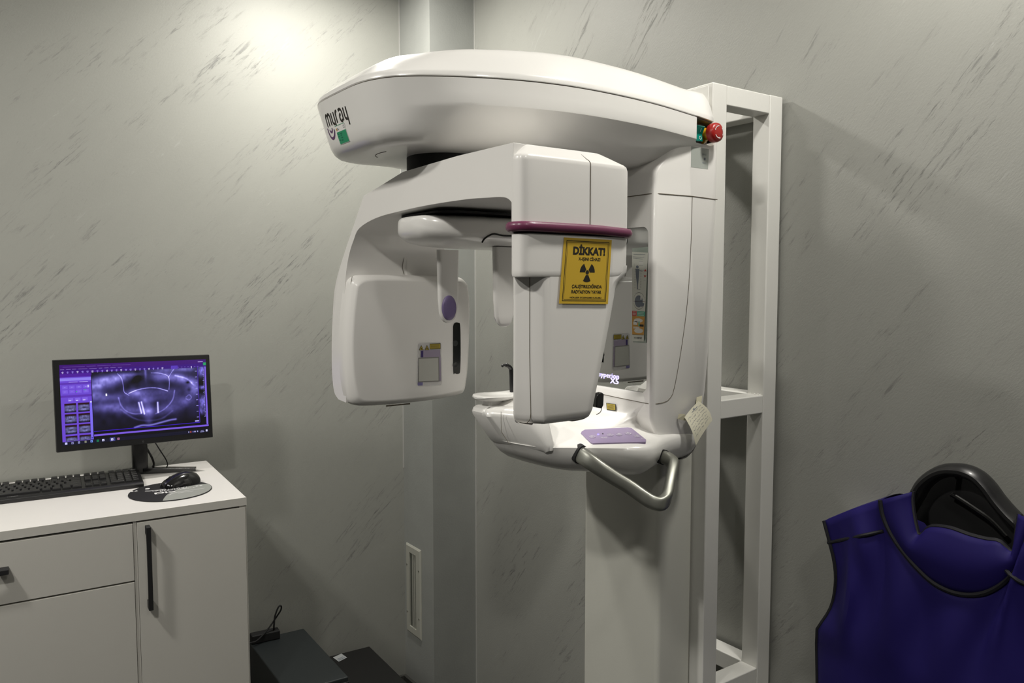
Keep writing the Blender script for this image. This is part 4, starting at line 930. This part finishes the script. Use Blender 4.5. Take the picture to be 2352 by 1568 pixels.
# number pad is at the right end (a = 0 is the right edge)
def krow(b_, items, hb=.0164):
    for a, wa in items: key(a, b_, wa, hb)
A0 = .010
for i, r_ in enumerate(rows):
    if i == 0: it = [(A0, kw), (A0+pt, kw), (A0+2*pt, pt+kw)]
    elif i < 4: it = [(A0+k*pt, kw) for k in range(1, 4)]+([(A0, kw)] if i != 1 else [(A0, kw)])
    elif i == 4: it = [(A0+k*pt, kw) for k in range(4)]
    else: it = [(A0+k*pt, kw) for k in range(4)]
    krow(r_, it)
    c0_ = A0+4*pt+.006
    if i == 0: krow(r_, [(c0_+k*pt, kw) for k in range(3)])
    elif i == 1: krow(r_, [(c0_+pt, kw)])
    elif i in (3, 4, 5): krow(r_, [(c0_+k*pt, kw) for k in range(3)])
    m0 = c0_+3*pt+.006
    if i == 0: krow(r_, [(m0, .0235), (m0+.026, .0215), (m0+.050, .0215), (m0+.0745, .0215), (m0+.099, .108), (m0+.210, .0215), (m0+.2345, .0215), (m0+.259, .025)])
    elif i == 1: krow(r_, [(m0, .048)]+[(m0+.051+k*pt, kw) for k in range(10)]+[(m0+.241, .043)])
    elif i == 2: krow(r_, [(m0, .038)]+[(m0+.041+k*pt, kw) for k in range(11)]+[(m0+.250, .034)])
    elif i == 3: krow(r_, [(m0, .0255)]+[(m0+.028+k*pt, kw) for k in range(12)]+[(m0+.256, .028)])
    elif i == 4: krow(r_, [(m0, .0355)]+[(m0+.038+k*pt, kw) for k in range(13)])
    else: krow(r_, [(m0+g*.011+k*pt, kw) for g in range(3) for k in range(g*4, g*4+4)]+[(m0+.268, kw)])
bf_ = quadframe(Kp(.33, .0055, .0150), Kp(.305, .0055, .0150), Kp(.305, .0095, .0156), Kp(.33, .0095, .0156))
dd = MB(); vs, fs = text2d('rapoo', 0, 1, 0, 1.0, .02); dd.add([bf_(u, v, .0004) for u, v in vs], fs); dd.build('maker_name', plastic('grey_print', (.22, .22, .22), .5), kbd, fix=False)

# ================================================================== MOUSE PAD AND MOUSE
pc = Vector((.4685, 2.318, CT)); PR = .108
pad = tag(lathe(pc, UZ, [(PR-.001, .0003), (PR, .001), (PR, .0024), (PR-.001, .003)], 64).build('mouse_pad', PADM), 'round black and grey mouse pad with white lettering on the cabinet', 'mouse pad')
dd = MB()
pu = -ku; pv = kf
def padp(x, y, l=.0033): return pc+pu*(x*PR)+pv*(y*PR)+UZ*l
ring = [(cos(a), sin(a)) for a in [radians(-108+k*4.6) for k in range(27)]]
ring = [(x*.985, y*.985) for x, y in ring]
cut_ = [(.92, .28), (.7, .28), (.45, .21), (.2, .06), (0, -.16), (-.15, -.42), (-.25, -.72)]
dd.cur = 0; pg = ring+[(p.x, p.y) for p in crom([(a, b_, 0) for a, b_ in cut_], 4)]
dd.add([padp(x, y, .0031) for x, y in pg], [tuple(range(len(pg)))])
dd.cur = 1
def padtext(s, x0, x1, y, h, b_=.01): 
    vs, fs = text2d(s, x0, x1, y, h, b_); dd.add([padp(u, v) for u, v in vs], fs)
padtext('GÜLÜŞÜNÜ', -.42, .42, .12, .10); padtext('BİZİMLE', -.25, .36, .02, .09); padtext('Dio', -.40, .10, -.20, .17, .03); padtext('TASARLA', .16, .60, -.02, .08)
padtext('“', -.92, -.74, .25, .2, .03); padtext('”', .62, .80, -.02, .2, .03)
for pts, wd in (([(-.58, .28), (-.45, .22), (-.2, .22), (.05, .30), (.2, .42)], .045), ([(-.1, -.46), (.05, -.30), (.35, -.22), (.8, -.2)], .02), ([(.12, -.36), (.5, -.34)], .02)):
    vs, fs = stroke2d([(p.x, p.y) for p in crom([(a, b_, 0) for a, b_ in pts], 5)], wd); dd.add([padp(u, v) for u, v in vs], fs)
vs, fs = disc2d(-.50, .50, .06); dd.add([padp(u, v) for u, v in vs], fs)
dd.build('pad_print', [PADG, WINK], pad, fix=False)
ms = empty('computer_mouse', (.505, 2.395, CT+.003), 'glossy black computer mouse resting on the round pad', 'mouse')
mo_c = Vector((.508, 2.372, CT+.0032)); ma = radians(194); mu = Vector((cos(ma), sin(ma), 0)); mv = Vector((-sin(ma), cos(ma), 0))
m = MB(); rr = []
prof_m = [(-.054, .008, .008), (-.052, .016, .017), (-.045, .024, .026), (-.030, .030, .034), (-.012, .031, .0375), (.008, .030, .035), (.026, .029, .029), (.042, .027, .021), (.052, .021, .014), (.056, .012, .008)]
for x, w2, h in prof_m:
    q = []
    for k in range(20):
        a = 2*pi*k/20; yy = w2*cos(a)*(1-.10*max(0, sin(a))); zz = .0008+(h-.0008)*max(0, sin(a))**.8 if sin(a) > 0 else .0008
        q.append(mo_c+mu*x+mv*yy+UZ*zz)
    rr.append(q)
m.loft(rr); bdy = m.build('body', BLKG, ms)
wh = lathe(mo_c+mu*.030+mv*-.0035+UZ*.023, mv, [(.004, 0), (.0068, .001), (.0068, .006), (.004, .007)], 24); wh.build('scroll_wheel', BLKM, ms)

# ================================================================== BLACK CASES ON THE FLOOR
def case(nm, label, c4, z1, mat):
    """c4: plan corners (back-left, back-right, front-right, front-left)"""
    e = empty(nm, (sum(c[0] for c in c4)/4, sum(c[1] for c in c4)/4, 0), label, 'computer case')
    m = MB(); m.prism([Vector((x, y, .012)) for x, y in c4], (0, 0, z1-.012)); bx_ = m.build('housing', mat, e, smooth=False, bevel=.004, seg=2)
    for x, y in c4:
        cx, cy = sum(c[0] for c in c4)/4, sum(c[1] for c in c4)/4
        m = MB().cyl((x+(cx-x)*.15, y+(cy-y)*.15, 0), (0, 0, 1), .012, .0125, 12); m.build('foot', BLKM, e)
    return e, bx_
e1_, b1_ = case('computer_case', 'upright black computer case with a charger on it, right beside the cabinet', [(.765, 2.640), (.957, 2.630), (.946, 2.215), (.757, 2.225)], .388, BOXM)
e2_, b2_ = case('computer_case', 'lower black computer case with a small white label, next to the corner', [(1.000, 2.652), (1.212, 2.638), (1.196, 2.20), (.988, 2.212)], .250, BOXM2)
MB().prism([(.770, 2.2235, .02), (.945, 2.2145, .02), (.945, 2.2145, .376), (.770, 2.2235, .376)], (0, -.008, 0)).build('front_bezel', BLK, e1_, bevel=.003)
dd = plate(quadframe((1.0690, 2.588, .2502), (1.1060, 2.600, .2502), (1.1010, 2.640, .2502), (1.0640, 2.630, .2502)), .0005)
stk = lab(dd.build('paper_label', plastic('label_white', (.45, .47, .48), .6), e2_, smooth=False), 'small white printed label')
fq_ = quadframe((1.0690, 2.588, .2508), (1.1060, 2.600, .2508), (1.1010, 2.640, .2508), (1.0640, 2.630, .2508))
D = Decal(fq_); D.put(rect2d(.1, .9, .12, .2), 0); D.put(rect2d(.1, .7, .30, .34), 0); D.put(rect2d(.1, .8, .42, .46), 0); D.build('print', [GINK], stk)
# charger brick and looped lead on the first case
ch = empty('power_adapter', (.80, 2.60, .388), 'small black power adapter with a looped lead lying on the upright case', 'charger')
MB().obox((.815, 2.615, .4035), Vector((1, -.08, 0)).normalized(), Vector((.08, 1, 0)).normalized(), UZ, .095, .035, .030).build('adapter_body', BLKM, ch, bevel=.004)
MB().tube(crom([(.845, 2.612, .4185), (.842, 2.60, .440), (.846, 2.60, .470), (.858, 2.60, .498), (.868, 2.602, .500), (.868, 2.604, .485), (.852, 2.606, .462), (.82, 2.60, .430), (.78, 2.59, .405), (.74, 2.585, .396), (.70, 2.60, .30), (.69, 2.62, .1), (.69, 2.64, .01)], 7), .0028, 8).build('lead', BLKM, ch)

# ================================================================== WALL GRILLE
gr = empty('wall_grille', (XA, 2.603, .44), 'tall narrow cream metal grille screwed to the dark corner pilaster', 'grille')
gy0, gy1, gz0, gz1 = 2.534, 2.650, .265, .612
t_ = .022; gb = .029
m = MB()
o4 = [(gy0, gz0), (gy1, gz0), (gy1, gz1), (gy0, gz1)]; i4 = [(gy0+gb+.006, gz0+gb), (gy1-gb, gz0+gb), (gy1-gb, gz1-gb), (gy0+gb+.006, gz1-gb)]
xo = XA-.006
def gring(pts, x): return [(x, y, z) for y, z in pts]
e4 = [(gy0+.006, gz0+.006), (gy1-.006, gz0+.006), (gy1-.006, gz1-.006), (gy0+.006, gz1-.006)]
m.loft([gring(o4, XA), gring(o4, XA-.002), gring(e4, xo), gring(i4, xo), gring(i4, XA+.0)], False, False); m.build('frame', GRIL, gr, smooth=False)
for y in (2.583, 2.597): MB().box(XA-.0052, XA-.0002, y-.0016, y+.0016, gz0+gb, gz1-gb).build('fin', GRIL, gr, smooth=False)
MB().box(XA-.0008, XA-.0001, gy0+gb, gy1-gb, gz0+gb, gz1-gb).build('backing', GAPM, gr, smooth=False)
for y, z in ((2.546, .53), (2.546, .345), (2.639, .53), (2.639, .345)): lathe(Vector((xo, y, z)), Vector((-1, 0, 0)), [(.0038, -.0005), (.0036, .001), (.0015, .0018), (.0004, .0018)], 16).build('screw', ALU, gr)

# ================================================================== NOTE TAPED TO THE MACHINE
ncr = [at(1572, 958, y=1.088), at(1598, 1023, y=1.062), at(1636, 965, y=1.040), at(1604, 921, y=1.090)]
nt = empty('paper_note', (1.235, 1.085, 1.30), 'small cream handwritten note taped to the lower side of the x-ray machine', 'note')
bl, br2, tr2, tl2 = ncr[0], ncr[1], ncr[2], ncr[3]     # left, bottom, right, top corners
def nf(u, v, l=0):
    p = (bl*(1-u)+br2*u)*(1-v)+(tl2*(1-u)+tr2*u)*v
    n_ = (br2-bl).cross(tl2-bl).normalized(); 
    return p+n_*(l+.010*sin(pi*u)*(.6+.4*v)-.004*sin(pi*v))
m = MB(); n = 10; vs = [nf(i/n, j/n, l) for l in (0, .0004) for j in range(n+1) for i in range(n+1)]
fs = []; NN = (n+1)*(n+1)
for j in range(n):
    for i in range(n):
        a = j*(n+1)+i; fs.append((a, a+n+1, a+n+2, a+1)); fs.append((a+NN, a+1+NN, a+n+2+NN, a+n+1+NN))
m.add(vs, fs); pp = m.build('sheet', PAPER, nt, fix=False)
dd = MB(); 
for r_ in range(7):
    # lines run from the left/bottom side up to the right of the picture
    v_ = .84-.105*r_; x = .10; pts = []
    while x < .93:
        pts.append((x, v_+random.uniform(-.022, .022))); x += random.uniform(.018, .04)
        if random.random() < .14 and len(pts) > 2:
            vs, fs = stroke2d([(1-.0-b_, a) if False else (a, b_) for a, b_ in pts], .010); dd.add([nf(1-v, u, .0009) if True else 0 for u, v in vs], fs); pts = []; x += .03
    if len(pts) > 1: vs, fs = stroke2d(pts, .010); dd.add([nf(1-v, u, .0009) for u, v in vs], fs)
vs, fs = poly2d(ell(.62, .93, .05, .022)); dd.add([nf(1-v, u, .0009) for u, v in vs], fs); vs, fs = rect2d(.45, .80, .885, .905); dd.add([nf(1-v, u, .0009) for u, v in vs], fs)
dd.build('handwriting', GINK, pp, fix=False)
tp = quadframe(at(1598, 934, y=1.0905), at(1610, 931, y=1.0905), at(1613, 908, y=1.0975), at(1600, 912, y=1.0975))
plate(tp, .0004).build('tape', TAPE, nt, smooth=False)
tp = quadframe(at(1556, 962, y=1.0965), at(1575, 966, y=1.088), at(1574, 951, y=1.088), at(1559, 950, y=1.0965))
plate(tp, .0004).build('tape', TAPE, nt, smooth=False)

# ================================================================== LEAD APRON ON A HANGER
XAf = 1.455
def AP(u, v, dx=0): return at(u, v, x=XAf+dx)
ap = empty('lead_apron', (1.50, .68, 1.0), 'violet-blue x-ray protection apron with black edging hanging on the right wall', 'apron')
scoop = [(2016, 1150), (2020, 1185), (2034, 1225), (2058, 1268), (2090, 1312), (2125, 1348), (2165, 1370), (2205, 1377), (2245, 1370), (2285, 1345), (2315, 1308), (2334, 1262), (2352, 1220), (2372, 1195)]
innr = [(2098, 1128), (2094, 1150), (2095, 1185), (2100, 1222), (2106, 1233), (2116, 1224), (2130, 1212), (2170, 1216), (2215, 1232), (2255, 1242), (2285, 1246), (2305, 1262), (2322, 1268), (2332, 1225), (2342, 1180)]
def dxc(u, v):      # the cloth bulges away from the wall towards the middle
    s_ = max(-1, min(1, (u-2190)/340)); return -.055*(1-s_*s_)-.03*min(1, max(0, (v-1150)/400))
def samp(pts, n):
    P = crom([(a, b_, 0) for a, b_ in pts], 10); L_ = [0]
    for a, b_ in zip(P, P[1:]): L_.append(L_[-1]+(b_-a).length)
    out = []
    for k in range(n):
        t = L_[-1]*k/(n-1); i = min(len(P)-2, max(0, next((j for j, l in enumerate(L_) if l > t), len(L_)-1)-1)); f_ = (t-L_[i])/max(1e-9, L_[i+1]-L_[i]); p = P[i].lerp(P[i+1], f_); out.append((p.x, p.y))
    return out
def grid(m, rows_, k=0):
    m.cur = k; n_ = len(rows_[0]); m.add([p for r in rows_ for p in r], [(j*n_+i, j*n_+i+1, (j+1)*n_+i+1, (j+1)*n_+i) for j in range(len(rows_)-1) for i in range(n_-1)])
lsh = [(1885, 1198), (1950, 1172), (2016, 1150)]; rsh = [(2372, 1195), (2440, 1230), (2500, 1262)]
NU = 72
top = samp(lsh, 15)[:-1]+samp(scoop, 44)+samp(rsh, 15)[1:]
NU = len(top)
def wallpt(Y, Z, X): return Vector((X, Y, Z))
# world-space boundary curves
topw = [AP(u, v, dxc(u, v)) for u, v in top]
lw = [AP(u, v, dxc(u, v)) for u, v in samp([(1885, 1198), (1893, 1245), (1900, 1300), (1899, 1350), (1888, 1405), (1862, 1452)], 16)]
lw += [Vector((XAf-.0, lw[-1].y+.002-.022*k/14, lw[-1].z-.44*k/14)) for k in range(1, 15)]
cy_ = .688
rw = [Vector((p.x, 2*cy_-p.y-.0, p.z)) for p in lw]
rsh_w = [topw[57].lerp(Vector((topw[0].x, 2*cy_-topw[0].y, topw[0].z)), k/14)+Vector((0, 0, .006*sin(pi*k/14))) for k in range(1, 15)]
topw = topw[:58]+rsh_w
NU = len(topw); NV = len(lw)
rows_ = []
for j in range(NV):
    t = j/(NV-1); row = []
    for i in range(NU):
        # horizontal parameter by world Y along the top, blended to even spacing
        s_top = (topw[i].y-topw[0].y)/(topw[-1].y-topw[0].y); s_ev = i/(NU-1)
        a = lw[j]; b_ = rw[j]; lin = a.lerp(b_, s_top); tl = topw[0].lerp(topw[-1], s_top); q0 = topw[i]-tl
        fall = (1-sm(0, 1, min(1, t*1.15)))
        p = lin+Vector((0, q0.y*0, q0.z*fall*(1 if q0.z < 0 else 1)))
        bul = -.060*(1-(2*s_top-1)**2)**.8; fold = .010*sin(9*s_top*pi+t*2.4)*sin(pi*min(1, t*2))*(.5+.5*sin(3*t+2*s_top))
        wr = .012*math.exp(-((s_top-.16-.25*t)/.035)**2)*math.exp(-((t-.16)/.14)**2)+.010*math.exp(-((s_top-.10-.10*t)/.03)**2)*math.exp(-((t-.34)/.16)**2)+.010*math.exp(-((s_top-.82+.22*t)/.035)**2)*math.exp(-((t-.2)/.15)**2)
        p.x = XAf+bul*(.55+.45*min(1, t*2.2))+fold*.8-wr; 
        if j == 0: p = Vector((p.x, topw[i].y, topw[i].z))
        row.append(p)
    rows_.append(row)
m = MB(); grid(m, rows_); o = m.build('front_panel', CLOTH, ap, fix=False)
sd = o.modifiers.new('Solidify', 'SOLIDIFY'); sd.thickness = .004; sd.offset = 0
def edge(name, pts, r=.0055, sx=1, sy=1): return MB().tube(pts, r, 8, sx=sx, sy=sy).build(name, TRIMM, ap)
def shift(pts, dx): return [Vector((p.x+dx, p.y, p.z)) for p in pts]
edge('edge_binding', shift(rows_[0][14:58], -.002)); edge('edge_binding', [r[0] for r in rows_]); edge('edge_binding', [r[-1] for r in rows_])
# shoulder yoke seam
def grid_at(s_, t):
    j = min(NV-2, int(t*(NV-1))); f_ = t*(NV-1)-j; i = min(NU-2, int(s_*(NU-1))); g_ = s_*(NU-1)-i
    return (rows_[j][i].lerp(rows_[j][i+1], g_)).lerp(rows_[j+1][i].lerp(rows_[j+1][i+1], g_), f_)
for pts in ([(1895, 1247), (1960, 1233), (2027, 1219)],):
    sw = [AP(u, v) for u, v in samp(pts, 10)]
    cands = [q for r in rows_ for q in r]
    def snap(u, v):
        d_ = _ray(u, v).normalized(); o_ = Vector((0, 0, CAMH))
        b_ = min(cands, key=lambda q: ((q-o_)-d_*(q-o_).dot(d_)).length); return at(u, v, x=b_.x-.0015)
    q = [snap(u, v) for u, v in samp([(1902, 1246), (1960, 1234), (2030, 1219)], 10)]
    edge('shoulder_seam', q, .0036); edge('shoulder_seam', [Vector((p.x, 2*cy_-p.y, p.z)) for p in q], .0036)
# shoulders: cloth running back over the hanger to the rear panel
def back(p, k): return Vector((p.x+(1.560-p.x)*k, p.y, p.z+.012*sin(pi*k)-.02*k))
for seg in (rows_[0][:15], rows_[0][57:]):
    m = MB(); grid(m, [[back(p, k/6) for p in seg] for k in range(7)]); m.build('shoulder', CLOTH, ap, fix=False)
# collar between the scoop and the inner edge
A_s = rows_[0][14:58]; nI = len(A_s); ii = samp(innr, nI); B_s = []
for k, (u, v) in enumerate(ii):
    t = k/(nI-1); B_s.append(AP(u, v, -.012+.0*t-.035*sin(pi*t)))
rw_ = []
for k in range(9):
    t = k/8; rw_.append([a.lerp(b_, t)+Vector((-.010*sin(pi*t)+.018*t*t*sin(pi*i/(nI-1)), 0, 0)) for i, (a, b_) in enumerate(zip(A_s, B_s))])
m = MB(); grid(m, rw_); col_o = m.build('collar', CLOTH, ap, fix=False)
sd = col_o.modifiers.new('Solidify', 'SOLIDIFY'); sd.thickness = .003; sd.offset = 1
edge('collar_binding', rw_[-1], .0042)
# rear panel
m = MB(); L0, R0 = rows_[0][0], rows_[0][-1]; rr = []
for j in range(8):
    t = j/7; rr.append([Vector((1.5615, L0.y+(R0.y-L0.y)*i/12, 1.115+.03*sin(pi*i/12)-.60*t)) for i in range(13)])
grid(m, rr); o = m.build('rear_panel', CLOTH, ap, fix=False)
sd = o.modifiers.new('Solidify', 'SOLIDIFY'); sd.thickness = .003
# hanger
hg = empty('coat_hanger', (1.50, .69, 1.25), 'thick glossy black plastic hanger holding the violet-blue apron', 'hanger')
hp = [(2030, 1225), (2070, 1195), (2104, 1142), (2122, 1112), (2145, 1092), (2170, 1081), (2195, 1079), (2222, 1083), (2248, 1096), (2270, 1118), (2292, 1148), (2318, 1178), (2345, 1204), (2372, 1232)]
hw = [at(u, v, x=1.475) for u, v in hp]
path = crom(hw, 6)
MB().tube(path, .0125, 14, sx=1.0, sy=1.9, up=(0, 0, 1)).build('arms', BLK, hg)
web = [at(u, v, x=1.508) for u, v in [(2075, 1180), (2110, 1140), (2140, 1104), (2180, 1088), (2225, 1092), (2262, 1122), (2300, 1170), (2345, 1222), (2352, 1290), (2250, 1290), (2135, 1215), (2122, 1200)]]
MB().prism(web, (.006, 0, 0)).build('web', BLKM, hg, bevel=.001)
MB().tube(crom([at(u, v, x=1.49) for u, v in [(2185, 1135), (2210, 1150), (2240, 1170), (2275, 1195), (2310, 1232)]], 4), .0045, 8).build('strut', BLKG, hg)
MB().tube([(1.4995, .69, 1.2455), (1.512, .69, 1.244), (1.5645, .69, 1.240)], .005, 10).build('peg', BLKM, hg)

# ================================================================== CAMERA, VIEW
cam = bpy.data.cameras.new('camera'); co_ = bpy.data.objects.new('camera', cam); col.objects.link(co_)
cam.sensor_width = 36; cam.lens = 36*FPX/2352; cam.clip_start = .02
fwd = Vector((sin(YAW)*cos(PITCH), cos(YAW)*cos(PITCH), -sin(PITCH)))
co_.location = (0, 0, CAMH); co_.rotation_euler = fwd.to_track_quat('-Z', 'Y').to_euler()
scene.camera = co_
vs_ = scene.view_settings; vs_.view_transform = 'Standard'; vs_.look = 'None'; vs_.gamma = 1; vs_.use_curve_mapping = False; vs_.exposure = -0.08
